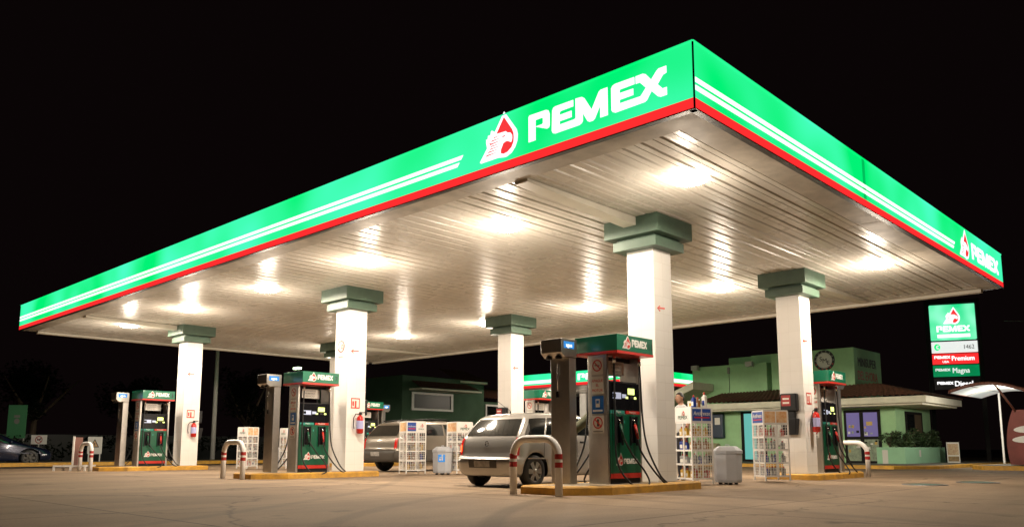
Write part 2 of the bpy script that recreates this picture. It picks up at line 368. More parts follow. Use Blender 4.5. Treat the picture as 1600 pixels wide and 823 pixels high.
LS = [[(-3.15, 5.155), (-3.15, 5.172), (-3.09, 5.172), (-3.1, 5.158)], [(-3.34, 5.185), (-3.32, 5.2), (-3.19, 5.2)], [(-3.38, 5.145), (-3.37, 5.162), (-3.17, 5.16)], [(-3.42, 5.14), (-3.38, 5.12), (-3.17, 5.122), (-3.4, 5.1)], [(-3.4, 5.068), (-3.38, 5.083), (-3.18, 5.078)], [(-3.42, 5.03), (-3.39, 5.045), (-3.18, 5.04)], [(-3.45, 4.99), (-3.43, 5.008), (-3.21, 5.003)], [(-3.49, 4.945), (-3.47, 4.965), (-3.24, 4.96)]]
def emblem(mb, F, a, b, h, mw, mr, d=.006, squeeze=1.0):
    k = h / .69; q = lambda P: [(a + (x + 3.62) * k * squeeze, b + (z - 4.85) * k) for x, z in P]
    mb.prism(q(LDROP), F, d, mw)
    mb.prism(q(LR1), F, d + .004, mr, d)
    for s_ in LS: mb.prism(q(s_), F, d + .004, mr, d)
def pemex(mb, F, a, b, wd, ht, mw, d=.006):
    kx = wd / 2.27; kz = ht / .41; q = lambda P: [(a + (x + 2.64) * kx, b + (z - 4.93) * kz) for x, z in P]
    mb.prism(q(LP[:8] + [LPH[5], LPH[4], LPH[3], LPH[2]] + [LPH[1], LPH[0], (-2.511, 5.24), (-2.511, 4.94), (-2.64, 4.94)]), F, d, mw)
    mb.prism(q(LEM), F, d, mw); mb.prism(q(LEX), F, d, mw)

# ------------------------------------------------------------------ ground
def sheet(name, poly, z, m, kind='structure', thick=0.0, sidem=None):
    mb = MB(); F = (Vector((0, 0, 0)), X, Y)
    mb.face([mb.bm.verts.new((a, b, z)) for a, b in poly], m)
    if thick:
        n = len(poly)
        for i in range(n):
            a, b = poly[i], poly[(i + 1) % n]
            mb.face([mb.bm.verts.new((*a, z - thick)), mb.bm.verts.new((*b, z - thick)), mb.bm.verts.new((*b, z)), mb.bm.verts.new((*a, z))], sidem or m)
    o = mb.build(name, recalc=False); o['kind'] = kind
    return o
sheet('ground', [(-300, -200), (300, -200), (300, 400), (-300, 400)], -.008, M_asph)
sheet('forecourt', [(-26.8, -60), (60, -60), (60, 60), (-26.8, 60)], 0.0, M_conc)

def kerb_block(name, poly, z, mtop, mside, label=None, cat=None, wd=.15):
    """raised slab: painted kerb rim and a plain top"""
    mb = MB(); n = len(poly)
    cx = sum(p[0] for p in poly) / n; cy = sum(p[1] for p in poly) / n
    import mathutils
    def inset(P, dlt):
        out = []
        for i in range(n):
            a, b, c = Vector(P[i - 1]), Vector(P[i]), Vector(P[(i + 1) % n])
            e1 = (b - a).normalized(); e2 = (c - b).normalized()
            n1 = Vector((-e1.y, e1.x)); n2 = Vector((-e2.y, e2.x)); m_ = (n1 + n2).normalized()
            out.append(b + m_ * (dlt / max(m_.dot(n1), .3)))
        return [tuple(p) for p in out]
    L0 = [(p, 0.0) for p in poly]
    ringsP = [(poly, 0.0), (poly, z - .025), (inset(poly, .025), z), (inset(poly, wd), z)]
    rings = [[mb.bm.verts.new((*p, zz)) for p in P] for P, zz in ringsP]
    for a, b in zip(rings, rings[1:]):
        for i in range(n): mb.face([a[i], a[(i + 1) % n], b[(i + 1) % n], b[i]], mside)
    mb.face(rings[-1], mtop)
    return mb.build(name)
far_walk = kerb_block('pavement', [(-32.6, -40), (-29.6, -40), (-29.6, 80), (-32.6, 80)], .14, M_walk, M_yellow); far_walk['kind'] = 'structure'
store_walk = kerb_block('pavement', [(-30, 22.0), (-22, 19.9), (-4.6, 19.9), (-3.6, 21.2), (-3.6, 33), (-30, 33)], .12, M_walk, M_yellow); store_walk['kind'] = 'structure'
right_kerb = kerb_block('pavement', [(-2.8, 21.9), (-2.2, 20.9), (12, 20.9), (12, 27.5), (-2.5, 27.5)], .14, M_walk, M_yellow); right_kerb['kind'] = 'structure'
drive = sheet('driveway', [(-3.59, 27.6), (4, 27.6), (4, 60), (-3.59, 60)], .004, M_walk)

# ------------------------------------------------------------------ canopy
CL, CW = 26.07, 14.73
ZB, ZT = 4.637, 5.50
can = thing('station_canopy', 'large flat filling station canopy with lit green fascia and ribbed ceiling', 'canopy')
def build_ceiling(x0, x1, y0, y1, z, per=.30):
    mb = MB(); prof = []
    x = x0
    k = 0
    while x < x1 - 1e-3:
        j = random.uniform(-.0015, .0015)
        prof += [(x, z + j), (x + .095, z + j), (x + .100, z + .006), (x + .108, z + .006), (x + .113, z + j), (x + .200, z + j), (x + .216, z + .024), (x + .254, z + .024), (x + .270, z + j)]
        x += per
    prof.append((x1, z))
    ny = 8
    rows = []
    for iy in range(ny + 1):
        y = y0 + (y1 - y0) * iy / ny
        rows.append([mb.bm.verts.new((px, y, pz + (random.uniform(-.0006, .0006) if 0 < iy < ny else 0))) for px, pz in prof])
    for a, b in zip(rows, rows[1:]):
        for i in range(len(prof) - 1): mb.face([a[i], b[i], b[i + 1], a[i + 1]], M_ceil)
    return mb
CEILZ = 4.66
o = build_ceiling(-CL + .45, -.42, .40, CW - .42, CEILZ).build('ribbed_ceiling', can)
mb = MB()   # plain soffit strips under the edge, jointed every few metres
def strip(ax, a0, a1, b0, b1, z):
    x = a0
    while x < a1 - .01:
        xe = min(x + random.uniform(2.4, 3.1), a1)
        zz = z + random.uniform(-.004, .004)
        if ax == 'x': mb.box(x, xe, b0, b1, zz, zz + .02, M_soffit)
        else: mb.box(b0, b1, x, xe, zz, zz + .02, M_soffit)
        x = xe
strip('x', -CL + .03, -.03, .03, .46, ZB + .006); strip('x', -CL + .03, -.03, CW - .46, CW - .03, ZB + .006)
strip('y', .463, CW - .463, -.48, -.03, ZB + .006); strip('y', .463, CW - .463, -CL + .03, -CL + .48, ZB + .006)
mb.build('soffit', can)
mb = MB(); mb.box(-CL + .05, -.05, .405, .43, 4.668, 4.80, M_cream); mb.build('end_closure', can)
mb = MB(); mb.box(-CL + .05, -.05, CW - .435, CW - .41, 4.668, 4.80, M_cream); mb.build('end_closure', can)
mb = MB(); mb.box(-CL + .5, -.5, CW - .455, CW - .41, 4.642, 4.70, M_cream); mb.build('edge_flashing', can)
mb = MB(); mb.box(-CL + .42, -.44, CW - .30, CW - .12, 4.56, 4.642, M_cream); mb.build('edge_channel', can)
mb = MB(); mb.box(-CL + .12, -CL + .30, .5, CW - .4, 4.56, 4.642, M_cream); mb.build('edge_channel', can)
# roof and fascia boxes
mb = MB(); mb.box(-CL + .06, -.06, .06, CW - .06, 4.80, 5.40, M_cream); mb.build('roof', can)
def fascia(F, length, name):
    mb = MB()
    mb.rect(.012, length - .012, .150, .845, F, 0.0, M_egreen, -.06)
    o1 = mb.build(name, can)
    mb = MB(); mb.rect(.012, length - .012, .018, .146, F, .002, M_ered, -.06); mb.build('red_band', o1)
    mb = MB(); mb.rect(0, length, 0, .015, F, .010, M_trim, -.08); mb.rect(0, length, .848, .866, F, .012, M_egreen, -.08)
    for a in (0, length - .011): mb.rect(a, a + .011, .016, .847, F, .006, M_trim, -.004)
    mb.build('trim', o1)
    return o1
fr = fascia(FY((-CL, 0, ZB)), CL, 'fascia')
ri = fascia(FX((0, 0, ZB)), CW, 'fascia')
fascia(FpY((0, CW, ZB)), CL, 'fascia'); fascia(FmX((-CL, CW, ZB)), CW, 'fascia')
F = FY((-CL, 0, ZB)); mb = MB()
for z0, z1, xe in ((5.045, 5.105, -3.99), (4.945, 5.005, -4.07)):
    mb.prism([(.03, z0 - ZB), (xe - .05 + CL, z0 - ZB), (xe + CL, z1 - ZB), (.03, z1 - ZB)], F, .006, M_ewhite)
mb.build('stripe', fr)
mb = MB(); emblem(mb, F, -3.62 + CL, 4.85 - ZB, .69, M_ewhite, M_ered2); mb.build('emblem', fr)
mb = MB(); pemex(mb, F, -2.64 + CL, 4.93 - ZB, 2.27, .40, M_ewhite); mb.build('lettering', fr)
F = FX((0, 0, ZB)); mb = MB()
for z0, z1, ye_ in ((4.985, 5.045, 10.62), (4.885, 4.945, 10.54)):
    mb.prism([(.03, z0 - ZB), (ye_ - .05, z0 - ZB), (ye_, z1 - ZB), (.03, z1 - ZB)], F, .006, M_ewhite)
mb.build('stripe', ri)
mb = MB(); emblem(mb, F, 10.98, 4.82 - ZB, .66, M_ewhite, M_ered2); mb.build('emblem', ri)
mb = MB(); pemex(mb, F, 11.95, 4.90 - ZB, 2.36, .38, M_ewhite); mb.build('lettering', ri)
M_seam = lit_panel('seam_green', (.0, .50, .10), (.0, .58, .14), 1.0, 1)
mb = MB(); mb.rect(5.37, 5.49, .150, .845, F, .003, M_seam); mb.build('panel_joint', ri)
# tie beams from the edge to the column caps
for x0, y0, y1 in ((-3.23, .47, 3.26), (-21.29, .47, 3.26), (-3.23, 9.98 + .28, CW - .45), (-21.29, 9.98 + .28, CW - .45)):
    ze, zc_ = 4.600, 4.505
    za, zb_ = (ze, zc_) if y0 < 5 else (zc_, ze)
    mb = MB(); V = [mb.bm.verts.new(p) for p in [(x0 - .13, y0, za), (x0 + .13, y0, za), (x0 + .13, y1, zb_), (x0 - .13, y1, zb_), (x0 - .13, y0, 4.652), (x0 + .13, y0, 4.652), (x0 + .13, y1, 4.652), (x0 - .13, y1, 4.652)]]
    for q in ((0, 3, 2, 1), (4, 5, 6, 7), (0, 1, 5, 4), (1, 2, 6, 5), (2, 3, 7, 6), (3, 0, 4, 7)): mb.face([V[i] for i in q], M_cream)
    mb.build('tie_beam', can, bevel=.006)

# ceiling lights
M_lens = mat('lamp_lens', (.9, .88, .8), .3, emit=(1, .90, .74), es=38.0)
cl = thing('ceiling_light', 'x', 'ceiling light', (0, 0, 0), 0, 'square flood lights under the canopy')
mb = MB(); mb.box(-.20, .20, -.20, .20, 4.630, 4.668, M_whiteplastic); mb.build('housing', cl, bevel=.01)
mb = MB(); mb.lathe([(0, 4.565), (.13, 4.568), (.22, 4.58), (.275, 4.605), (.29, 4.63), (.285, 4.648), (0, 4.65)], M_lens, n=28); mb.build('lens', cl)
n = 0
LY = (2.1, 9.9)
LXS = [-1.35, -5.1, -9.2, -13.45, -17.75, -22.1]
for iy, yy in enumerate(LY):
    for ix, xx in enumerate(LXS):
        o_ = cl if n == 0 else copy_tree(cl)
        o_.location = (xx, yy, 0); n += 1
        row = 'lettering-side' if iy == 0 else 'shop-side'
        o_['label'] = 'lit canopy light, %s in the %s row counted from the tallest corner' % (['first', 'second', 'third', 'fourth', 'fifth', 'last'][ix], row)
        ld = bpy.data.lights.new('lamp_glow', 'SPOT'); ld.energy = LAMP_W; ld.color = WARM; ld.shadow_soft_size = .14; ld.spot_size = R(178); ld.spot_blend = .06
        lo = bpy.data.objects.new('lamp_glow', ld); COL.objects.link(lo); lo.location = (0, 0, 4.53); lo.parent = o_
        ld = bpy.data.lights.new('ceiling_fill', 'POINT'); ld.energy = LAMP_W * .17; ld.color = WARM; ld.shadow_soft_size = .16  # unseen point light hung in mid-air, added to brighten the ceiling
        lo = bpy.data.objects.new('ceiling_fill', ld); COL.objects.link(lo); lo.location = (0, 0, 3.90); lo.parent = o_

# ------------------------------------------------------------------ columns
CX = [-3.228, -12.22, -21.29]; CY = [3.82, 9.70]
XN = ['first', 'middle', 'last']
col0 = thing('canopy_column', 'x', 'column', (0, 0, 0), 0, 'tiled columns holding the canopy')
h = .278
mb = MB(); mb.box(-h, h, -h, h, .13, 4.13, M_tilecol); mb.build('shaft', col0, bevel=.006)
mb = MB(); mb.box(-.452, .452, -.452, .452, 4.13, 4.30, M_capg); mb.box(-.40, .40, -.40, .40, 4.30, 4.345, M_capg); mb.build('capital', col0, bevel=.01)
mb = MB(); mb.box(-.562, .562, -.562, .562, 4.345, 4.668, M_capg); mb.build('cap_block', col0, bevel=.01)
F = FX((h, 0, 0)); mb = MB(); mb.bar(.04, 3.10, -.17, 3.085, .028, (F[0], F[1], F[2]), .004, M_arrow)
mb.prism([(-.20, 3.083), (-.12, 3.135), (-.10, 3.125), (-.165, 3.083), (-.10, 3.045), (-.12, 3.03)], F, .005, M_arrow); mb.build('arrow', col0)
for ix in range(3):
    for iy in range(2):
        o_ = col0 if (ix, iy) == (0, 0) else copy_tree(col0)
        o_.location = (CX[ix], CY[iy], 0)
        o_['label'] = 'white tiled column with green cap, %s' % {(0, 0): 'beside pump 11 and the wire rack of oils', (1, 0): 'beside pump 7, with a round 10 sign', (2, 0): 'beside pump 3, nearest the dark street', (0, 1): 'beside pump 9, facing the shop', (1, 1): 'behind the silver estate car', (2, 1): 'hidden behind the column with the round 10 sign'}[(ix, iy)]
# round 10 speed sign on the middle front column
sg = MB(); F = FY((CX[1], CY[0] - h, 0))
sg.disc(-.02, 3.21, .155, F, .006, M_paper, .001); sg.annulus(-.02, 3.21, .118, .152, F, .008, M_redband)
sg.text('10', F, -.02, 3.135, .20, M_ink, .009, 'CENTER'); sg.text('MAXIMA', F, -.02, 2.93, .06, M_greyink, .005, 'CENTER')
tag(sg.build('speed_sign'), 'round red rimmed 10 sign on the tiled column by pump 7', 'sign')
# extinguishers and their signs
ext0 = thing('fire_extinguisher', 'x', 'fire extinguisher', (0, 0, 0), 0, 'red extinguishers on the columns')
mb = MB(); mb.lathe([(0.001, -.26), (.06, -.26), (.085, -.24), (.085, .10), (.07, .15), (.03, .19), (.03, .21), (.001, .21)], M_extred, (.105, 0, 0), 'Z', 18); mb.build('cylinder', ext0)
mb = MB(); mb.box(.08, .14, -.03, .03, .20, .25, M_black); mb.box(.09, .12, -.02, .14, .25, .275, M_black); mb.box(.09, .12, -.02, .10, .225, .24, M_chrome); mb.build('valve', ext0)
mb = MB(); mb.tube([(.10, -.03, .22), (.10, -.13, .22), (.10, -.19, .12), (.10, -.19, -.05), (.10, -.17, -.14)], .011, M_rubber, 8); mb.build('hose', ext0)
mb = MB(); mb.lathe([(.0865, -.14), (.0865, .06)], M_extlabel, (.105, 0, 0), 'Z', 18); mb.build('label_sticker', ext0)
mb = MB(); mb.box(0, .03, -.02, .02, .05, .12, M_greypole); mb.build('bracket', ext0)
fs0 = MB(); F = FX((0, 0, 0)); fs0.rect(-.13, .13, -.13, .13, F, .004, M_redp); fs0.rect(-.105, -.02, -.10, .10, F, .006, M_paper); fs0.rect(.03, .105, -.10, .10, F, .006, M_paper); fs0.rect(-.09, -.045, -.07, .05, F, .008, M_redp); fs0.rect(-.02, .03, .06, .10, F, .006, M_paper)
fs0 = fs0.build('fire_sign'); tag(fs0, 'x', 'sign', 'red square extinguisher signs on the columns')
nn = 0
for ix, iy, lb in ((1, 0, 'on the column by pump 7'), (2, 0, 'on the column by pump 3'), (0, 1, 'on the column by pump 9')):
    e_ = ext0 if nn == 0 else copy_tree(ext0); f_ = fs0 if nn == 0 else copy_tree(fs0); nn += 1
    e_.location = (CX[ix] + h, CY[iy] + .06, 1.30); f_.location = (CX[ix] + h + .001, CY[iy] - .02, 1.79)
    e_['label'] = 'red fire extinguisher hanging ' + lb; f_['label'] = 'small red and white fire sign above the extinguisher ' + lb
# towel and squeegee dispensers
dp0 = thing('towel_dispenser', 'x', 'dispenser', (0, 0, 0), 0, 'dark paper towel dispensers on the columns')
mb = MB(); mb.box(-.19, .19, -.15, -.001, 1.50, 1.90, M_black); mb.build('housing', dp0, bevel=.03)
mb = MB(); mb.box(-.10, .12, -.10, -.001, 1.31, 1.51, M_black); mb.build('neck', dp0, bevel=.02)
mb = MB(); F = FY((0, 0, 0))
v = [(-.19, -.20, 1.34), (.19, -.20, 1.34), (.15, -.16, .98), (-.15, -.16, .98), (-.19, -.001, 1.34), (.19, -.001, 1.34), (.15, -.001, .98), (-.15, -.001, .98)]
vv = [mb.bm.verts.new(p) for p in v]
for q in ((0, 3, 2, 1), (4, 5, 6, 7), (0, 4, 7, 3), (1, 2, 6, 5), (2, 3, 7, 6), (0, 1, 5, 4)): mb.face([vv[i] for i in q], M_black)
mb.build('bucket', dp0, bevel=.02)
mb = MB(); mb.rect(-.15, .06, 1.62, 1.86, F, .156, M_redband, .151); mb.rect(-.12, .03, 1.76, 1.80, F, .158, M_paper); mb.rect(-.12, .03, 1.67, 1.71, F, .158, M_paper); mb.build('sign_plate', dp0)
nn = 0
for ix, iy, rz, lb in ((0, 1, 0, 'on the column by pump 9'), (1, 1, 0, 'on the column behind the silver estate car'), (1, 0, math.pi, 'on the back of the column by pump 7'), (2, 0, math.pi, 'on the back of the column by pump 3')):
    d_ = dp0 if nn == 0 else copy_tree(dp0); nn += 1
    d_.location = (CX[ix] - (.03 if rz == 0 else 0), CY[iy] - (h if rz == 0 else -h), 0); d_.rotation_euler = (0, 0, rz)
    d_['label'] = 'black dispenser with bucket ' + lb

# ------------------------------------------------------------------ islands
def island_poly(ix, iy):
    x0, x1 = CX[ix] - .62, CX[ix] + .61
    ym = 6.76
    if iy == 0: return [(x0, 1.12), (x0 + .80, 1.12), (x1, 1.80), (x1, 4.33), (x0, 4.33)]
    m_ = lambda y: 2 * ym - y
    return [(x0, m_(4.33) + .05), (x1, m_(4.33) + .05), (x1, m_(1.72)), (x1 - .3, m_(1.05)), (x0, m_(1.05))]
PN = {(0, 0): '11', (1, 0): '7', (2, 0): '3', (0, 1): '9', (1, 1): '5', (2, 1): '1'}
for ix in range(3):
    for iy in range(2):
        o_ = kerb_block('pump_island', island_poly(ix, iy), .13, M_kerbtop, M_yellow)
        tag(o_, 'yellow kerbed concrete island under pump ' + PN[(ix, iy)], 'pump island', 'yellow kerbed pump islands'); o_['kind'] = 'thing'

# bollards
bo0 = thing('hoop_bollard', 'x', 'bollard', (0, 0, 0), 0, 'white hoop bollards with red bands')
W_, r_, H_ = .45, .056, .885
pts = [(-W_, 0, 0), (-W_, 0, H_ - .26 - .062)]
for k in range(1, 8): a = math.pi - k * math.pi / 2 / 8; pts.append((-W_ + .26 + .26 * math.cos(a), 0, H_ - .322 + .26 * math.sin(a)))
pts += [(-W_ + .26, 0, H_ - .062), (W_ - .26, 0, H_ - .062)]
for k in range(1, 8): a = math.pi / 2 - k * math.pi / 2 / 8; pts.append((W_ - .26 + .26 * math.cos(a), 0, H_ - .322 + .26 * math.sin(a)))
pts += [(W_, 0, H_ - .322), (W_, 0, 0)]
mb = MB(); mb.tube(pts, r_, M_white, 16); mb.build('hoop', bo0)
for sx in (-W_, W_):
    for z0 in (.41, .53): mb = MB(); mb.tube([(sx, 0, z0), (sx, 0, z0 + .075)], r_ + .002, M_redband, 16, caps=False); mb.build('red_band', bo0)
nn = 0
for ix in range(3):
    for iy in range(2):
        b_ = bo0 if nn == 0 else copy_tree(bo0); nn += 1
        b_.location = (CX[ix] + .02, 12.5, 0) if iy else ((-3.39, -12.55, -21.74)[ix], .95, 0)
        b_['label'] = 'white hoop bollard with red bands at the end of the island of pump ' + PN[(ix, iy)]

# ------------------------------------------------------------------ fuel pump
pu0 = thing('fuel_pump', 'x', 'fuel pump', (0, 0, 0), 0, 'green and steel fuel pumps')
mb = MB(); mb.box(-.18, .18, -.405, .405, .0, 1.14, M_black); mb.build('core', pu0)
for sy in (-1, 1):
    mb = MB(); mb.box(-.19, .19, sy * .465 - (.055 if sy > 0 else 0), sy * .465 + (.055 if sy < 0 else 0), 0, 2.04, M_steel)
    Fp = FY((0, -.466, 0)) if sy < 0 else FpY((0, .466, 0))
    ep = mb.build('end_panel', pu0, bevel=.006)
    if True:
        st = MB()
        st.rect(-.11, .12, 1.72, 1.99, Fp, .002, M_paper); st.annulus(.005, 1.865, .075, .095, Fp, .005, M_redp); st.bar(-.05, 1.92, .06, 1.81, .018, Fp, .006, M_redp); st.bar(-.045, 1.87, .05, 1.86, .014, Fp, .004, M_ink)
        st.build('sticker', ep); st = MB(); st.rect(-.11, .12, 1.41, 1.69, Fp, .002, M_paper); [st.text(t_, Fp, .005, z_, .062, M_arrow, .004, 'CENTER', .95) for t_, z_ in (('APAGUE', 1.60), ('EL', 1.53), ('MOTOR', 1.45))]
        st.build('sticker', ep); st = MB(); st.rect(-.11, .12, 1.10, 1.38, Fp, .002, M_bluesign); st.rect(-.035, .045, 1.20, 1.33, Fp, .004, M_paper); st.rect(-.02, .03, 1.26, 1.31, Fp, .006, M_bluesign); st.rect(-.09, .10, 1.13, 1.16, Fp, .004, M_paper)
        st.build('sticker', ep); st = MB(); st.rect(-.11, .12, .79, 1.07, Fp, .002, M_paper); st.annulus(.005, .955, .075, .095, Fp, .005, M_redp); st.bar(-.05, 1.01, .06, .90, .018, Fp, .006, M_redp); st.bar(.005, .90, .005, .985, .035, Fp, .004, M_ink); st.disc(.005, .995, .02, Fp, .004, M_ink, n=12); st.rect(-.09, .10, .81, .83, Fp, .003, M_greyink)
        st.build('sticker', ep)
for sx in (1, -1):
    Fs = FX((.19 * sx, 0, 0)) if sx > 0 else FmX((.19 * sx, 0, 0))
    mb = MB(); mb.rect(-.408, .408, .165, 1.10, Fs, .012, M_dgreen, -.02)
    door = mb.build('door_panel', pu0, bevel=.004)
    mb = MB(); mb.rect(-.408, .408, .085, .162, Fs, .014, M_redp, -.02); mb.build('red_band', door)
    mb = MB(); emblem(mb, Fs, -.27, .285, .19, M_whiteplastic, M_redp, .016, .9); pemex(mb, Fs, -.06, .31, .36, .085, M_whiteplastic, .016); mb.build('emblem', door)
    mb = MB(); mb.rect(-.40, -.02, 1.105, 1.155, Fs, .014, M_teal, -.02); mb.text('Magna', Fs, -.19, 1.117, .05, M_paper, .018, 'CENTER')
    mb.rect(.02, .40, 1.105, 1.155, Fs, .014, M_redp, -.02); mb.text('Premium', Fs, .19, 1.117, .05, M_paper, .018, 'CENTER'); mb.build('grade_strip', pu0)
    for yy, mm in ((-.20, M_dgreen), (.20, M_redp)):
        mb = MB(); mb.rect(yy - .085, yy + .085, .64, 1.06, Fs, .016, M_blackg, -.005)
        mb.rect(yy - .095, yy - .075, .60, 1.07, Fs, .05, M_black, 0); mb.rect(yy + .075, yy + .095, .60, 1.07, Fs, .05, M_black, 0)
        bt = mb.build('nozzle_boot', pu0, bevel=.004)
        o_, u_, v_ = Fs; nr = u_.cross(v_)
        P_ = lambda a, b, d: o_ + u_ * a + v_ * b + nr * d
        mb = MB(); mb.tube([P_(yy - .01, .70, .12), P_(yy, .84, .08), P_(yy + .01, .93, .05)], [.020, .026, .024], mm, 8)
        mb.tube([P_(yy + .01, .93, .05), P_(yy + .01, .99, .04), P_(yy + .01, 1.02, .01)], .014, M_chrome, 8)
        mb.tube([P_(yy - .02, .86, .08), P_(yy - .045, .80, .13), P_(yy - .02, .72, .13)], .008, M_black, 6)
        mb.build('nozzle', pu0)
    mb = MB(); mb.rect(.325, .35, .95, 1.0, Fs, .016, M_teal, .012); mb.build('grade_button', pu0); mb = MB(); mb.rect(-.04, -.015, .95, 1.0, Fs, .016, M_teal, .012); mb.build('grade_button', pu0)
    mb = MB(); mb.rect(-.408, .408, 1.16, 1.60, Fs, .004, M_blackg, -.04); ds = mb.build('display_panel', pu0, bevel=.004)
    mb = MB(); mb.rect(-.32, -.10, 1.34, 1.44, Fs, .008, M_lcdw); mb.rect(-.32, -.24, 1.36, 1.42, Fs, .010, M_blackg); mb.rect(-.07, .04, 1.36, 1.42, Fs, .008, M_lcdw)
    mb.rect(.09, .27, 1.42, 1.52, Fs, .008, M_lcd); mb.rect(.03, .09, 1.35, 1.385, Fs, .008, M_lcd); mb.rect(.26, .32, 1.35, 1.385, Fs, .008, M_lcd)
    mb.rect(.15, .22, 1.35, 1.40, Fs, .008, M_ink); mb.build('screen', ds)
    # hoses: from under the header down the edge, a loop near the ground, up to the nozzle
    o_, u_, v_ = Fs; nr = u_.cross(v_)
    P_ = lambda a, b, d: o_ + u_ * a + v_ * b + nr * d
    def smooth(cp, n=7):
        out = []; c = [cp[0]] + cp + [cp[-1]]
        for i in range(1, len(c) - 2):
            for k in range(n):
                t = k / n; p0, p1, p2, p3 = c[i - 1], c[i], c[i + 1], c[i + 2]
                out.append(.5 * ((2 * p1) + (p2 - p0) * t + (2 * p0 - 5 * p1 + 4 * p2 - p3) * t * t + (3 * p1 - p0 - 3 * p2 + p3) * t ** 3))
        return out + [cp[-1]]
    mb = MB(); mb.tube(smooth([P_(-.33, 2.02, .05), P_(-.34, 1.7, .05), P_(-.36, 1.0, .07), P_(-.36, .35, .10), P_(-.22, .02, .24), P_(-.02, -.04, .34), P_(.16, .02, .34), P_(.20, .20, .22), P_(0, .45, .14), P_(-.19, .70, .12)]), .0155, M_rubber, 8); mb.build('hose', pu0)
    mb = MB(); mb.tube(smooth([P_(.36, 2.02, .05), P_(.37, 1.7, .06), P_(.39, 1.0, .08), P_(.43, .55, .14), P_(.60, .14, .24), P_(.72, .0, .30), P_(.56, .02, .34), P_(.38, .22, .26), P_(.24, .50, .14), P_(.18, .70, .12)]), .0155, M_rubber, 8); mb.build('hose', pu0)
    mb = MB(); mb.tube([P_(-.33, 1.90, .05), P_(-.335, 2.02, .05)], .026, M_chrome, 8); mb.build('hose_swivel', pu0); mb = MB(); mb.tube([P_(.365, 1.90, .055), P_(.36, 2.02, .05)], .026, M_chrome, 8); mb.build('hose_swivel', pu0)
    # hanging notice in the open frame
    mb = MB(); mb.rect(-.30, .12, 1.74, 1.95, Fs, -.09, M_paper, -.10)
    for i_, t_ in enumerate(('CUIDAMOS', 'NUESTRO', 'SERVICIO')):
        mb.text(t_, Fs, -.09, 1.89 - i_ * .062, .055, M_greyink, -.086, 'CENTER', 1.1)
    mb.build('notice', pu0)
mb = MB(); mb.box(-.15, .15, -.40, .40, 1.60, 1.625, M_black); mb.box(-.02, .02, -.41, .41, 1.96, 2.03, M_black); mb.build('crossbar', pu0)
mb = MB(); mb.box(-.425, .425, -.50, .50, 2.082, 2.34, M_green); hd = mb.build('header', pu0, bevel=.004)
mb = MB(); mb.box(-.43, .43, -.505, .505, 2.04, 2.080, M_redp); mb.build('red_band', hd)
for sx in (1, -1):
    Fs = FX((.425 * sx, 0, 0)) if sx > 0 else FmX((.425 * sx, 0, 0))
    mb = MB(); emblem(mb, Fs, -.36, 2.115, .215, M_whiteplastic, M_redp, .004, .95); pemex(mb, Fs, -.10, 2.16, .42, .125, M_whiteplastic, .004); mb.build('emblem', hd)
nn = 0
pumps = []
PL = {(0, 0): (-3.19, 2.68), (1, 0): (-12.16, 2.66), (2, 0): (-21.23, 2.66), (0, 1): (-3.17, 10.85), (1, 1): (-12.16, 10.95), (2, 1): (-21.23, 10.95)}
for ix in range(3):
    for iy in range(2):
        p_ = pu0 if nn == 0 else copy_tree(pu0); nn += 1
        p_.location = (*PL[(ix, iy)], .13)
        num = PN[(ix, iy)]
        p_['label'] = 'green and steel fuel pump numbered %s, %s' % (num, {'11': 'in front of the wire rack of oils', '7': 'beside the column with the round 10 sign', '3': 'nearest the dark street', '9': 'facing the shop', '5': 'behind the silver estate car', '1': 'behind the column with the round 10 sign'}[num])
        pumps.append((p_, num))
for p_, num in pumps:
    for sx in (1, -1):
        Fs = FX((.425 * sx, 0, 0)) if sx > 0 else FmX((.425 * sx, 0, 0))
        mb = MB(); mb.text(num, Fs,   .42 if num != '9' or sx < 0 else -.40, 2.15, .15, M_ink, .003, 'CENTER', 1.0, .02); mb.build('number', p_)

# air and water post
wp0 = thing('water_post', 'x', 'air and water post', (0, 0, 0), 0, 'steel air and water posts')
mb = MB(); mb.box(-.195, .195, -.07, .10, 0, 1.995, M_steel); mb.build('post', wp0, bevel=.006)
mb = MB(); v = [(-.29, 2.06), (-.29, 2.28), (.10, 2.28), (.10, 1.998), (-.07, 1.998), (-.20, 1.985)]
for sx in (-1,):
    pass
a_ = [mb.bm.verts.new((-.215, y, z)) for y, z in v]; b_ = [mb.bm.verts.new((.215, y, z)) for y, z in v]
mb.face(a_, M_steel); mb.face(b_[::-1], M_steel)
for i in range(len(v)): j = (i + 1) % len(v); mb.face([a_[j], a_[i], b_[i], b_[j]], M_steel)
mb.build('head', wp0, bevel=.006, recalc=True)
mb = MB()
for xx in (-.10, .10): mb.lathe([(.001, 0), (.05, 0), (.055, .03), (.03, .06), (.001, .06)], M_black, (xx, -.22, 1.965), 'Z', 14)
mb.build('outlet', wp0)
for F_, sg_ in ((FX((.216, 0, 0)), 1), (FmX((-.216, 0, 0)), -1)):
    mb = MB(); c_ = -.10 * sg_; mb.rect(c_ - .13, c_ + .13, 2.13, 2.24, F_, .003, M_blue); mb.text('agua', F_, c_, 2.155, .085, M_ewhite, .005, 'CENTER'); mb.build('name_sign', wp0)
mb = MB(); mb.box(-.06, .0, -.10, -.071, 1.36, 1.46, M_chrome); mb.tube([(-.03, -.09, 1.45), (-.03, -.10, 1.9)], .006, M_chrome, 6); mb.build('valve', wp0)
nn = 0
for ix in range(3):
    for iy in range(2):
        p_ = wp0 if nn == 0 else copy_tree(wp0); nn += 1
        p_.location = (CX[ix] - (.44, 0.02)[iy], (1.93, 11.72)[iy], .13); p_.rotation_euler = (0, 0, (0, math.pi)[iy])
        p_['label'] = 'tall steel air and water post standing beside fuel pump ' + PN[(ix, iy)]

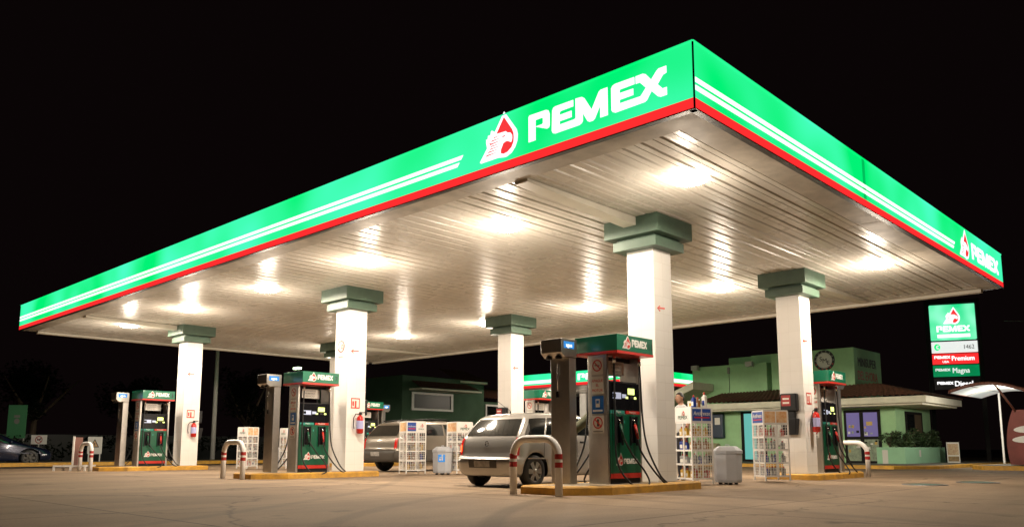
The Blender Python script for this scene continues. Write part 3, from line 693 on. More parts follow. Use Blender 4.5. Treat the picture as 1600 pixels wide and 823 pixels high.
# ------------------------------------------------------------------ oil racks and bins
def rack(loc, rz, s, hgt, where, left_sign, right_sign, seed):
    rnd = random.Random(seed)
    t = thing('oil_rack', 'white wire oil rack ' + where, 'display rack', (*loc, 0), rz, 'white display racks of motor oils')
    a = s / 2
    mb = MB()
    for sx in (-a, a):
        for sy in (-a, a): mb.box(sx - .013, sx + .013, sy - .013, sy + .013, 0.03, hgt, M_white)
    mb.box(-.012, .012, -a - .01, -a + .014, .12, hgt, M_white); mb.box(a - .012, a + .012, -.012, .012, .12, hgt, M_white)
    mb.build('frame', t)
    zs = [.12 + i * (hgt - .12 - .27) / 4 for i in range(5)]
    for z in zs: mb = MB(); mb.box(-a + .014, a - .014, -a + .014, a - .014, z, z + .012, M_white); mb.box(-a, a, -a - .008, -a + .013, z - .012, z + .022, M_white); mb.box(a - .013, a + .008, -a, a, z - .012, z + .022, M_white); mb.build('shelf', t)
    mb = MB(); n = max(6, int(s / .055))
    for F_ in ((Vector((0, -a - .004, 0)), X, Z), (Vector((a + .004, 0, 0)), Y, Z)):
        if F_[1] is X and seed == 1: continue
        for k in range(1, n):
            q = -a + s * k / n; mb.rect(q - .003, q + .003, .12, hgt - .27, F_, .004, M_white, -.004)
        z = .12
        while z < hgt - .28: mb.rect(-a, a, z - .003, z + .003, F_, .005, M_white, -.005); z += .055
    mb.build('wire_grid', t)
    for F_, kind in ((FY((0, -a - .004, 0)), left_sign), (FX((a + .004, 0, 0)), right_sign)):
        mb = MB(); mb.rect(-a, a, hgt - .26, hgt + .02, F_, .004, M_whiteplastic, -.008)
        def panel(kd, c, w_):
            if kd == 'blue':
                mb.rect(c - w_ * .46, c + w_ * .46, hgt - .235, hgt - .01, F_, .007, M_bluep, .004); mb.text('Antifreeze', F_, c, hgt - .13, w_ * .23, M_paper, .010, 'CENTER', .85, shear=.2); mb.rect(c - w_ * .36, c + w_ * .38, hgt - .185, hgt - .16, F_, .009, M_redp, .007)
            elif kd == 'orange': mb.rect(c - w_ * .46, c + w_ * .46, hgt - .235, hgt - .01, F_, .007, M_orangep, .004)
            else: emblem(mb, F_, c - .05, hgt - .14, .11, M_paper, M_redp, .006); mb.text('PEMEX', F_, c, hgt - .20, w_ * .2, M_dgreen, .007, 'CENTER', 1.0)
        if len(kind) == 1: panel(kind[0], 0, s)
        else:
            for i_, kd in enumerate(kind): panel(kd, (-a / 2, a / 2)[i_], s / 2)
        mb.build('header_sign', t)
    # bottles: each is a thing of its own
    cols = list(M_bottle)
    M4 = Matrix.Translation((*loc, 0)) @ Matrix.Rotation(rz, 4, 'Z')
    names = ['bottom', 'second', 'third', 'top']
    for si, z in enumerate(zs[:4]):
        cset = rnd.sample(cols, 2)
        for (bx, by) in [(-.30, -.34), (0, -.36), (.32, -.34), (.34, 0), (.34, .32), (0, .02)]:
            c = cset[rnd.random() < .4]; hh = rnd.uniform(.16, .21); p = M4 @ Vector((bx * s, by * s, z + .0125))
            b = bottle(c, hh); b.location = p; b.rotation_euler = (0, 0, rz + rnd.uniform(-.2, .2))
            tag(b, '%s bottle on the %s shelf, oil rack %s' % (c, names[si], where), 'bottle', 'oil bottles on the display racks')
    return t
BOT = {}
def bottle(c, hh):
    if c not in BOT:
        mb = MB(); m = M_bottle[c]
        mb.box(-.045, .045, -.03, .03, 0, .15, m); mb.box(-.02, .02, -.02, .02, .15, .17, m); mb.lathe([(.016, .17), (.018, .2), (.001, .2)], M_bottle['red'] if c != 'red' else M_bottle['white'], n=10)
        mb.box(-.035, .035, -.0315, .0315, .03, .10, M_paper if c != 'white' else M_bottle['blue'])
        BOT[c] = mb.build('oil_bottle', bevel=.006); BOT[c]['n'] = 0
        ob = BOT[c]
    else:
        ob = BOT[c].copy(); COL.objects.link(ob)
    if 'n' in ob: del ob['n']
    ob.scale = (1, 1, hh / .2)
    return ob
rack((-3.46, 5.55), R(-20), .48, 1.43, 'between pump 11 and a grey bin', ['pemex'], ['blue'], 1)
rack((-3.02, 7.85), R(-39), .52, 1.44, 'beside the column of pump 9', ['blue'], ['orange'], 2)
rack((-11.90, 5.62), R(-19), .52, 1.36, 'in front of the parked off-roader', ['orange'], ['blue', 'pemex'], 3)
rack((-11.27, 6.72), R(-10), .48, 1.36, 'just behind the silver estate car', ['orange'], ['pemex'], 4)
rack((-19.60, 5.10), R(13), .44, 1.34, 'behind the hoop bollard of pump 7', ['pemex'], ['orange'], 5)
rack((-19.10, 6.30), R(0), .42, 1.32, 'between pump 7 and its water post', ['pemex'], ['blue'], 6)
# bottles on top of the nearest rack
b = bottle('blue', .24); b.location = (-3.36, 5.42, 1.443); tag(b, 'blue spray bottle on top of the rack beside pump 11', 'bottle', 'oil bottles on the display racks')
b = bottle('amber', .2); b.location = (-3.33, 5.52, 1.443); tag(b, 'amber bottle on top of the rack beside pump 11', 'bottle', 'oil bottles on the display racks')
b = bottle('white', .30); b.location = (-3.27, 5.66, 1.443); tag(b, 'tall pale bottle on top of the rack beside pump 11', 'bottle', 'oil bottles on the display racks')
mb = MB(); mb.box(-.10, .10, -.07, .07, 0, .14, M_paper); mb.box(-.07, -.02, -.071, .071, .04, .10, M_bottle['yellow'])
o_ = mb.build('carton', loc=(-3.47, 5.62, 1.443)); tag(o_, 'small white carton on top of the rack beside pump 11', 'carton')
for i_, z_ in ((0, 1.70),):
    mb = MB(); mb.box(-.235, .235, -.235, .235, 0, .011, M_white, R(-20), (0, 0, 0)); o_ = mb.build('rack_tray', loc=(-3.46, 5.55, 1.431)); tag(o_, 'thin white tray closing the top of the rack beside pump 11', 'tray')

bn0 = thing('litter_bin', 'x', 'litter bin', (0, 0, 0), 0, 'grey octagonal litter bins')
mb = MB(); n = 8
def octo(r, z): return [mb.bm.verts.new((r * math.cos(math.pi / 8 + i * math.pi / 4), r * math.sin(math.pi / 8 + i * math.pi / 4), z)) for i in range(8)]
rs = [octo(.245, .04), octo(.26, .09), octo(.272, .58)]
for a, b in zip(rs, rs[1:]):
    for i in range(8): mb.face([a[i], a[(i + 1) % 8], b[(i + 1) % 8], b[i]], M_bin)
mb.face(rs[0][::-1], M_bin); mb.face(rs[-1], M_bin); mb.build('drum', bn0, bevel=.008)
mb = MB(); rs = [octo(.285, .583), octo(.285, .64), octo(.19, .715), octo(.17, .725)]
for a, b in zip(rs, rs[1:]):
    for i in range(8): mb.face([a[i], a[(i + 1) % 8], b[(i + 1) % 8], b[i]], M_bin)
mb.face(rs[0][::-1], M_bin); mb.face(rs[-1], M_bin); mb.tube([(-.04, 0, .725), (-.04, 0, .75), (.04, 0, .75), (.04, 0, .725)], .01, M_bin, 6); mb.build('lid', bn0, bevel=.006)
mb = MB()
for a in range(4): mb.box(.15 * math.cos(a * math.pi / 2 + .78) - .025, .15 * math.cos(a * math.pi / 2 + .78) + .025, .15 * math.sin(a * math.pi / 2 + .78) - .025, .15 * math.sin(a * math.pi / 2 + .78) + .025, 0, .045, M_black)
mb.build('foot', bn0)
bA = bn0; bA.location = (-3.12, 6.20, 0); bA['label'] = 'plain grey eight-sided litter bin beside the oil rack near pump 11'
bB = copy_tree(bn0); bB.location = (-11.42, 6.25, 0); bB['label'] = 'grey litter bin with a blue pictogram between two oil racks'; bB.rotation_euler = (0, 0, R(-3))
mb = MB(); ang = R(-45); Fb = (Vector((.238 * math.cos(ang), .238 * math.sin(ang), 0)), Vector((math.cos(R(45)), math.sin(R(45)), 0)), Z)
mb.rect(-.09, .09, .33, .55, Fb, .012, M_blue); mb.rect(-.06, -.01, .37, .42, Fb, .014, M_paper); mb.bar(.02, .37, .02, .48, .035, Fb, .014, M_paper); mb.disc(.02, .51, .02, Fb, .014, M_paper, n=12); mb.bar(.02, .47, -.05, .44, .02, Fb, .014, M_paper); mb.build('pictogram', bB)
bC = copy_tree(bn0); bC.location = (-19.6, 6.0, 0); bC['label'] = 'grey litter bin half hidden behind the air and water post of pump 7'

# ------------------------------------------------------------------ cars
def crom(a, b, c, d, t): return .5 * ((2 * b) + (c - a) * t + (2 * a - 5 * b + 4 * c - d) * t * t + (3 * b - a - 3 * c + d) * t ** 3)
def spl(P, t):
    n = len(P) - 1; i = min(int(t), n - 1); f = t - i
    return crom(P[max(i - 1, 0)], P[i], P[i + 1], P[min(i + 2, n)], f)
WAGON = [
 [(.60, -1.80, .20), (.68, -1.84, .28), (.715, -1.865, .47), (.70, -1.80, .56), (.685, -1.74, .86), (.555, -1.44, 1.22), (.32, -1.36, 1.285), (0, -1.34, 1.30)],
 [(.66, -1.55, .18), (.73, -1.55, .25), (.74, -1.55, .45), (.74, -1.53, .58), (.72, -1.47, .88), (.59, -1.22, 1.255), (.34, -1.17, 1.315), (0, -1.16, 1.33)],
 [(.68, -.8, .18), (.735, -.8, .23), (.745, -.8, .42), (.745, -.8, .60), (.725, -.78, .89), (.60, -.66, 1.275), (.34, -.66, 1.34), (0, -.66, 1.355)],
 [(.68, 0, .18), (.735, 0, .23), (.745, 0, .42), (.745, 0, .60), (.725, 0, .89), (.60, -.1, 1.275), (.34, -.1, 1.34), (0, -.1, 1.355)],
 [(.68, .55, .18), (.735, .55, .23), (.745, .55, .42), (.745, .55, .60), (.725, .55, .88), (.58, .25, 1.25), (.34, .28, 1.32), (0, .3, 1.335)],
 [(.68, 1.0, .18), (.735, 1.0, .23), (.745, 1.0, .42), (.735, 1.0, .60), (.70, 1.0, .85), (.60, 1.02, .90), (.35, 1.08, .93), (0, 1.1, .94)],
 [(.62, 1.62, .2), (.68, 1.65, .27), (.69, 1.66, .44), (.68, 1.62, .57), (.63, 1.58, .71), (.5, 1.6, .75), (.3, 1.62, .775), (0, 1.63, .78)],
 [(.50, 1.78, .22), (.56, 1.82, .29), (.58, 1.84, .42), (.56, 1.80, .54), (.50, 1.74, .63), (.4, 1.76, .66), (.25, 1.78, .68), (0, 1.8, .69)]]
SEDAN = [
 [(.60, -1.95, .22), (.68, -1.98, .30), (.70, -2.0, .45), (.69, -1.98, .58), (.66, -1.92, .84), (.54, -1.88, .88), (.3, -1.86, .90), (0, -1.85, .905)],
 [(.66, -1.5, .18), (.74, -1.5, .25), (.75, -1.5, .45), (.75, -1.5, .60), (.72, -1.5, .86), (.60, -1.42, .91), (.34, -1.38, .93), (0, -1.36, .94)],
 [(.68, -.9, .18), (.74, -.9, .23), (.76, -.9, .42), (.76, -.9, .60), (.73, -.95, .88), (.58, -.62, 1.20), (.34, -.6, 1.25), (0, -.6, 1.26)],
 [(.68, 0, .18), (.74, 0, .23), (.76, 0, .42), (.76, 0, .60), (.73, 0, .87), (.58, -.1, 1.24), (.34, -.1, 1.29), (0, -.1, 1.30)],
 [(.68, .45, .18), (.74, .45, .23), (.76, .45, .42), (.76, .45, .60), (.73, .45, .86), (.57, .15, 1.21), (.34, .18, 1.26), (0, .2, 1.27)],
 [(.68, .95, .18), (.74, .95, .23), (.75, .95, .42), (.74, .95, .58), (.70, .95, .80), (.60, .95, .86), (.35, 1.0, .89), (0, 1.02, .90)],
 [(.62, 1.7, .2), (.69, 1.72, .27), (.70, 1.74, .42), (.68, 1.70, .52), (.63, 1.66, .64), (.5, 1.68, .68), (.3, 1.7, .70), (0, 1.71, .71)],
 [(.50, 1.95, .22), (.56, 1.98, .29), (.58, 2.0, .40), (.56, 1.97, .50), (.50, 1.92, .57), (.4, 1.93, .60), (.25, 1.94, .62), (0, 1.95, .63)]]
def make_car(name, label, ctrl, loc, rz, paint, axles, wr, sc=(1, 1, 1), roofx=0.0, lower=None, lift=0.0, lit=False, tailj=(3.0, 4.02), glass_rows=True, plate=True, badge=True, rails=False, wagon=True, tailw=.16):
    t = thing(name, label, 'car', (*loc, 0), rz)
    C = [[Vector((x * sc[0] + (roofx if 5 <= j < 7 else roofx * .3 if j == 4 else 0), y * sc[1], z * sc[2] + lift)) for j, (x, y, z) in enumerate(r)] for r in ctrl]
    NS, NT = 48, 26
    def Sp(s, tt, side=1):
        col = [spl([C[i][j] for i in range(len(C))], s) for j in range(len(C[0]))]
        p = spl(col, tt); return Vector((max(p.x, 0) * side, p.y, p.z))
    def Cap(w_, tt, end=0):
        row = C[0] if end == 0 else C[-1]
        p = spl(row, tt); bulge = (.05 if end == 0 else .10) * (1 - w_ * w_) * (1 if tt < 5 else max(0, (7 - tt) / 2))
        return Vector((max(p.x, 0) * w_, p.y - bulge * (1 if end == 0 else -1), p.z))
    mb = MB(); ns = len(C) - 1; nt_ = len(C[0]) - 1
    for side in (1, -1):
        G = [[mb.bm.verts.new(Sp(ns * i / NS, nt_ * j / NT, side)) for j in range(NT + 1)] for i in range(NS + 1)]
        for i in range(NS):
            for j in range(NT):
                q = [G[i][j], G[i + 1][j], G[i + 1][j + 1], G[i][j + 1]]
                tt = nt_ * (j + .5) / NT
                mb.face(q if side > 0 else q[::-1], lower if (lower and tt < 2.4) else paint, True)
    for end in (0, 1):
        NW = 16
        G = [[mb.bm.verts.new(Cap(-1 + 2 * i / NW, nt_ * j / NT, end)) for j in range(NT + 1)] for i in range(NW + 1)]
        for i in range(NW):
            for j in range(NT):
                q = [G[i][j], G[i + 1][j], G[i + 1][j + 1], G[i][j + 1]]; tt = nt_ * (j + .5) / NT
                mb.face(q if end == 0 else q[::-1], lower if (lower and tt < 2.4) else paint, True)
    # floor
    FL = []
    for i in range(NS + 1):
        a = ns * i / NS; row = []
        for k in range(NW + 1):
            w_ = -1 + 2 * k / NW
            p = Cap(w_, 0, 0) if i == 0 else Cap(w_, 0, 1) if i == NS else Sp(a, 0, 1)
            row.append(mb.bm.verts.new(p if i in (0, NS) else (p.x * w_, p.y, p.z)))
        FL.append(row)
    for i in range(NS):
        for k in range(NW): mb.face([FL[i][k], FL[i + 1][k], FL[i + 1][k + 1], FL[i][k + 1]], M_black)
    bmesh.ops.remove_doubles(mb.bm, verts=mb.bm.verts, dist=.0004)
    bmesh.ops.recalc_face_normals(mb.bm, faces=mb.bm.faces)
    print('open edges', name, sum(1 for e in mb.bm.edges if len(e.link_faces) != 2), len(mb.bm.edges))
    mb.mi(M_black)
    body = mb.build('body', t)
    # wheel arches cut out of the body
    cut = MB(); hw = C[3][2].x
    for ay in axles:
        for sx in (1, -1):
            x0, x1 = (hw - .22, hw + .2) if sx > 0 else (-hw - .2, -hw + .22)
            rr = wr * 1.17; n = 28
            a = [cut.bm.verts.new((x0, ay + rr * math.cos(2 * math.pi * i / n), wr + rr * math.sin(2 * math.pi * i / n))) for i in range(n)]
            b = [cut.bm.verts.new((x1, ay + rr * math.cos(2 * math.pi * i / n), wr + rr * math.sin(2 * math.pi * i / n))) for i in range(n)]
            for i in range(n): cut.face([a[i], a[(i + 1) % n], b[(i + 1) % n], b[i]], M_black)
            cut.face(a[::-1], M_black); cut.face(b, M_black)
    bmesh.ops.recalc_face_normals(cut.bm, faces=cut.bm.faces)
    co = cut.build('cutter', t)
    md = body.modifiers.new('cut', 'BOOLEAN'); md.operation = 'DIFFERENCE'; md.object = co; md.solver = 'EXACT'; md.use_self = True; md.use_hole_tolerant = True
    try: md.material_mode = 'TRANSFER'
    except Exception: pass
    dg = bpy.context.evaluated_depsgraph_get(); dg.update()
    nm = bpy.data.meshes.new_from_object(body.evaluated_get(dg)); nm.name = 'body'
    if len(nm.polygons) > 500:
        body.modifiers.clear(); body.data = nm
    bpy.data.objects.remove(co)
    def patch(fn, a0, a1, b0, b1, m, nm_, off=.006, na=10, nb=6, par=None, flip=False):
        q = MB(); G = []
        for i in range(na + 1):
            row = []
            for j in range(nb + 1):
                a = a0 + (a1 - a0) * i / na; b = b0 + (b1 - b0) * j / nb; e = .01
                p = fn(a, b); du = fn(a + e, b) - fn(a - e, b); dv = fn(a, b + e) - fn(a, b - e); nr = du.cross(dv)
                nr = nr.normalized() if nr.length > 1e-9 else Vector((0, 0, 1))
                if flip: nr = -nr
                row.append(q.bm.verts.new(p + nr * off))
            G.append(row)
        for i in range(na):
            for j in range(nb):
                f = [G[i][j], G[i + 1][j], G[i + 1][j + 1], G[i][j + 1]]; q.face(f[::-1] if flip else f, m, True)
        return q.build(nm_, par or t)
    for side in (1, -1):
        fn = lambda a, b, sd=side: Sp(a, b, sd)
        fl = side < 0
        if wagon: segs = [(.55, 1.55), (1.62, 2.75), (2.85, 3.95)]
        else: segs = [(1.75, 2.9), (3.0, 4.15)]
        for a0, a1 in segs: patch(fn, a0, a1, 4.10, 4.86, M_glassdark, 'side_window', flip=fl)
        for a0 in ((1.585, 2.8) if wagon else (1.7, 2.95)):
            patch(fn, a0 - .006, a0 + .006, 1.2, 4.1, M_black, 'door_gap', .002, 1, 12, flip=fl)
            hp = Sp(a0 + .22, 3.72, side); q = MB(); q.box(hp.x - .012, hp.x + .018 if side > 0 else hp.x + .012, hp.y - .07, hp.y + .07, hp.z - .018, hp.z + .018, M_black if wagon else paint); q.build('door_handle', t, bevel=.005)
        patch(fn, .9, 5.9, 2.42, 2.62, paint if not lower else lower, 'side_trim', .012, 20, 2, flip=fl)
        patch(fn, 0.0, tailw, tailj[0], tailj[1], M_tail, 'tail_light', .006, 4, 6, flip=fl)
        mp = Sp(4.35, 4.1, side); q = MB(); q.box(mp.x, mp.x + .14 * side, mp.y - .04, mp.y + .04, mp.z, mp.z + .10, paint) if side > 0 else q.box(mp.x - .14, mp.x, mp.y - .04, mp.y + .04, mp.z, mp.z + .10, paint); q.build('mirror', t, bevel=.02, recalc=True)
    fn0 = lambda a, b: Cap(a, b, 0)
    if wagon:
        patch(fn0, -.90, .90, 4.13, 4.93, M_glassdark, 'rear_window', .006, 14, 8)
        patch(fn0, -.80, .80, 2.93, 2.97, M_black, 'tailgate_gap', .004, 14, 2)
    else: patch(lambda a, b: Cap(a, b, 0), -.8, .8, 2.9, 2.95, M_black, 'boot_gap', .004, 12, 2)
    for s0, s1, side in ((.91, 1.0, 1), (-1.0, -.91, -1)):
        tl = patch(fn0, s0, s1, tailj[0], tailj[1], M_tail, 'tail_light', .007, 3, 6)
        if lit and side < 0: patch(fn0, -.995, -.94, 3.25, 3.65, M_taillit, 'bulb', .012, 3, 4, par=tl)
    if lit:
        p = Cap(-.95, 3.6, 0)
    patch(fn0, -.97, .97, 2.25, 2.52, lower or paint, 'rear_bumper', .03, 14, 4)
    if plate:
        patch(fn0, -.55, .42, 1.35, 2.05, M_clad, 'plate_recess', .006, 8, 3); pl = patch(fn0, -.34, .20, 1.42, 1.98, M_plate, 'number_plate', .012, 6, 3)
    if badge:
        p = Cap(0, 3.72, 0); q = MB(); q.annulus(0, 0, .035, .048, FY((p.x, p.y - .012, p.z)), .004, M_chrome); q.bar(-.05, -.01, .05, .01, .012, FY((p.x, p.y - .012, p.z)), .004, M_chrome); q.build('badge', t)
    # windscreen
    q = MB(); G = []
    for i in range(9):
        a = 4.1 + .82 * i / 8
        L_, R_ = Sp(a, 5.15, -1), Sp(a, 5.15, 1)
        row = []
        for k in range(9):
            f = k / 8; T = Sp(a, 5.15 + 1.85 * (1 - abs(2 * f - 1)), 1); xx = L_.x + (R_.x - L_.x) * f
            c_ = Sp(a, min(5.15 + (1 - abs(xx) / max(R_.x, .01)) * 1.85, 7), 1); row.append(q.bm.verts.new((xx, c_.y, c_.z + .008)))
        G.append(row)
    for i in range(8):
        for k in range(8): q.face([G[i][k], G[i][k + 1], G[i + 1][k + 1], G[i + 1][k]], M_glassdark, True)
    q.build('windscreen', t)
    if rails:
        for sx in (1, -1):
            q = MB(); q.tube([Sp(.6, 5.5, sx) + Z * .05, Sp(2, 5.5, sx) + Z * .06, Sp(3.6, 5.5, sx) + Z * .05], .018, M_black, 6); q.build('roof_rail', t)
    # wheels
    for ay in axles:
        for sx in (1, -1):
            wh = bpy.data.objects.new('wheel', None); COL.objects.link(wh); wh.parent = t; wh.location = (sx * (hw - .10), ay, wr)
            if sx < 0: wh.rotation_euler = (0, 0, math.pi)
            q = MB(); wd = .09
            q.lathe([(wr * .62, wd - .01), (wr * .70, wd), (wr * .93, wd - .008), (wr, wd - .035), (wr, -wd + .035), (wr * .93, -wd), (wr * .62, -wd)], M_rubber, (0, 0, 0), 'X', 36); q.build('tyre', wh)
            q = MB(); q.lathe([(wr * .64, wd - .012), (wr * .60, wd - .02), (wr * .57, wd - .035), (wr * .55, -wd + .02), (.001, -wd + .02)], M_hub, (0, 0, 0), 'X', 36)
            q.lathe([(.001, wd - .005), (wr * .16, wd - .008), (wr * .2, wd - .02), (wr * .2, wd - .06)], M_hub, (0, 0, 0), 'X', 20)
            for k in range(6):
                an = k * math.pi / 3; c, s_ = math.cos(an), math.sin(an); r0, r1 = wr * .14, wr * .61
                vv = []
                for r_2, ww in ((r0, wr * .11), (r1, wr * .17)):
                    for d_ in (-1, 1): vv.append((wd - .014, r_2 * c - d_ * ww * s_, r_2 * s_ + d_ * ww * c))
                A = [q.bm.verts.new(v_) for v_ in vv]; B = [q.bm.verts.new((v_[0] - .05, v_[1], v_[2])) for v_ in vv]
                q.face([A[0], A[2], A[3], A[1]], M_hub); q.face([A[0], A[1], B[1], B[0]], M_hub); q.face([A[1], A[3], B[3], B[1]], M_hub); q.face([A[2], A[0], B[0], B[2]], M_hub)
            q.build('rim', wh)
            q = MB(); q.lathe([(.001, -.02), (wr * .56, -.02)], M_black, (0, 0, 0), 'X', 24); q.build('brake_disc', wh)
    return t
# silver estate car at pump 11
yaw1 = R(2)
axles1 = (-1.36, 1.10)
car1 = make_car('estate_car', 'silver estate car with rear brake light lit, parked at pump 11', WAGON, (-5.72, 4.02), yaw1, M_silver, axles1, .285, lit=True)
mb = MB(); mb.tube([(0, -1.2, 1.325), (0, -1.21, 1.37)], .012, M_black, 6); mb.tube([(0, -1.21, 1.37), (0, -1.6, 1.55)], .004, M_black, 5); mb.build('aerial', car1)
car2 = make_car('off_roader', 'champagne off-roader with grey lower body parked beyond the oil racks', WAGON, (-14.65, 8.65), 0, M_champ, (-1.27, 1.27), .34, sc=(1.09, 1.12, 1.06), roofx=.05, lower=M_clad, lift=.08, tailj=(3.0, 3.95), badge=False, rails=True)
car3 = make_car('saloon_car', 'dark blue saloon car in the unlit street by the pavement', SEDAN, (-31.5, .78), R(-8), M_darkpaint, (-1.2, 1.25), .31, wagon=False, badge=False)
for wh_ in car3.children:
    for q_ in wh_.children:
        if q_.name.startswith('rim'): q_.data.materials.clear(); q_.data.materials.append(M_clad)

# ------------------------------------------------------------------ people
def person(name, label, joints, edges, rad, loc, rz, cloth, skin_split, parts):
    """one continuous skinned body; vertex groups of height decide cloth or skin"""
    t = thing(name, label, 'person', loc, rz)
    me = bpy.data.meshes.new('body'); me.from_pydata([Vector(j) for j in joints], edges, []); me.update()
    o = bpy.data.objects.new('body', me); COL.objects.link(o)
    sk = o.modifiers.new('skin', 'SKIN'); sk.use_smooth_shade = True
    for i, v in enumerate(me.skin_vertices[0].data):
        v.radius = rad[i] if isinstance(rad[i], tuple) else (rad[i], rad[i]); v.use_root = (i == 0)
    sb = o.modifiers.new('sub', 'SUBSURF'); sb.levels = 2; sb.render_levels = 2
    dg = bpy.context.evaluated_depsgraph_get(); dg.update()
    nm = bpy.data.meshes.new_from_object(o.evaluated_get(dg)); o.modifiers.clear(); o.data = nm
    nm.materials.clear()
    for m in cloth: nm.materials.append(m)
    for p in nm.polygons: p.material_index = skin_split(p.center); p.use_smooth = True
    o.parent = t
    return t
def head_parts(t, c, face_dir):
    """skull with chin, hair cap, ears, nose, eyes, brows and mouth around head centre c"""
    f = Vector(face_dir).normalized(); s_ = f.cross(Z).normalized(); c = Vector(c)
    def shell(grow, keep, m, name):
        mb = MB(); bmesh.ops.create_icosphere(mb.bm, subdivisions=4, radius=1.0); mb.mi(m)
        kill = []
        for v in mb.bm.verts:
            a, b, z = v.co.x, v.co.y, v.co.z          # a across, b forward, z up
            wd = .074 * (1 - .22 * max(-z, 0) - .05 * max(z, 0)); dp = .094 * (1 - .10 * max(-z, 0))
            p = (a * wd * grow, (b * dp + (.012 * max(-z, 0) if b > 0 else -.004)) * grow, z * .118 * grow)
            if not keep(p): kill.append(v)
            v.co = c + s_ * p[0] + f * p[1] + Z * p[2]
        bmesh.ops.delete(mb.bm, geom=kill, context='VERTS')
        for fc in mb.bm.faces: fc.smooth = True
        return mb.build(name, t)
    shell(1.0, lambda p: True, M_skin, 'head')
    hr = shell(1.09, lambda p: p[2] > (.068 + .1 * (p[1] - .07) if p[1] > .03 else .008 + (p[1] + .0) * 1.6 if p[1] > -.03 else -.055), M_hair, 'hair')
    sd = hr.modifiers.new('thick', 'SOLIDIFY'); sd.thickness = .010
    mb = MB()
    mb.tube([c + f * .088 + Z * .012, c + f * .106 - Z * .016, c + f * .112 - Z * .024, c + f * .090 - Z * .032], [.007, .010, .013, .008], M_skin, 10)
    for d_ in (-1, 1):
        mb.tube([c + s_ * .070 * d_ + Z * .018 - f * .006, c + s_ * .082 * d_ + Z * .008 - f * .014, c + s_ * .080 * d_ - Z * .010 - f * .012, c + s_ * .070 * d_ - Z * .026 - f * .004], [.008, .013, .012, .007], M_skin, 10)
    mb.build('face_features', t)
    mb = MB()
    for d_ in (-1, 1):
        e = c + f * .083 + s_ * .029 * d_ + Z * .008
        mb.tube([e - s_ * .011, e, e + s_ * .011], [.003, .0065, .003], M_paper, 8); mb.tube([e + f * .002, e + f * .0075], .0038, M_ink, 8)
        mb.tube([e - s_ * .016 * d_ + Z * .019 + f * .004, e + Z * .022 + f * .003, e + s_ * .018 * d_ + Z * .017 - f * .005], [.003, .0045, .002], M_hair, 6)
    mb.tube([c + f * .086 - s_ * .020 - Z * .056, c + f * .095 - Z * .054, c + f * .086 + s_ * .020 - Z * .056], [.003, .006, .003], mat('lips', (.3, .1, .08), .5), 8)
    mb.build('eyes_and_mouth', t)
def standing(name, label, loc, rz, top, bottom, lean=0.0, armR=None, armL=None, hgt=1.70, face=(0, 1, 0)):
    k = hgt / 1.70
    ly = lean
    J = [(0, 0, .93), (0, ly * .35, 1.10), (0, ly * .8, 1.30), (0, ly, 1.42), (0, ly * 1.12, 1.48), (0, ly * 1.2 + .004, 1.53), (0, ly * 1.22 + .006, 1.56),
         (.10, 0, .90), (.11, .03, .50), (.11, -.02, .09), (.11, .12, .04), (-.10, 0, .90), (-.11, .02, .50), (-.11, -.02, .09), (-.11, .12, .04),
         (.17, ly, 1.39), (-.17, ly, 1.39)]
    E_ = [(0, 1), (1, 2), (2, 3), (3, 4), (4, 5), (5, 6), (0, 7), (7, 8), (8, 9), (9, 10), (0, 11), (11, 12), (12, 13), (13, 14), (3, 15), (3, 16)]
    rad = [(.14, .10), (.13, .095), (.155, .105), (.12, .08), .05, .05, .045, .085, .06, .04, .035, .085, .06, .04, .035, .06, .06]
    for sgn, root, arm in ((1, 15, armR), (-1, 16, armL)):
        arm = arm or [(.22, .0, 1.12), (.24, .08, .88), (.24, .11, .80)]
        prev = root
        for i_, (ax, ay, az) in enumerate(arm):
            J.append((sgn * ax, ay + ly * .9, az)); rad.append((.042, .034, .026)[min(i_, 2)]); E_.append((prev, len(J) - 1)); prev = len(J) - 1
        # fingers and thumb, each its own chain from the palm
        base = Vector(J[prev]); dr = (base - Vector(J[prev - 1])).normalized()
        sd = dr.cross(Z).normalized() if abs(dr.z) < .9 else Vector((0, 1, 0))
        for q in range(4):
            r0 = base + dr * .045 + sd * (.024 - .016 * q); tip = r0 + dr * (.05 + .01 * (q in (1, 2))) - Vector((sgn * .012, 0, 0))
            J.append(tuple(r0)); rad.append(.010); E_.append((prev, len(J) - 1)); J.append(tuple(tip)); rad.append(.008); E_.append((len(J) - 2, len(J) - 1))
        th = base + sd * .035 + dr * .03; J.append(tuple(th)); rad.append(.010); E_.append((prev, len(J) - 1))
    J = [(x * k, y * k, z * k) for x, y, z in J]; rad = [tuple(a * k for a in r) if isinstance(r, tuple) else r * k for r in rad]
    hx = J[6]
    def split(c):
        if c.z > 1.47 * k: return 1
        if abs(c.x) > .19 * k and c.z < 1.13 * k and c.z > .6 * k: return 1
        if c.z < .10 * k: return 3
        return 2 if c.z < .94 * k else 0
    t = person(name, label, J, E_, rad, loc, rz, [top, M_skin, bottom, M_black], split, None)
    head_parts(t, (0, hx[1] + .022, 1.605 * k), face)
    return t
p1 = standing('person', 'attendant in olive overalls leaning beside the silver car behind pump 11', (-4.55, 3.02, 0), R(-46), M_olive, M_olive, lean=.56, armR=[(.20, .18, 1.22), (.16, .38, 1.05), (.15, .46, 1.02)], armL=[(.20, .18, 1.22), (.16, .36, 1.05), (.15, .44, 1.02)], hgt=1.56)
p2 = standing('person', 'dark haired man in a white shirt standing behind the oil rack', (-4.36, 6.60, 0), R(155), M_shirt, M_trouser, hgt=1.82)

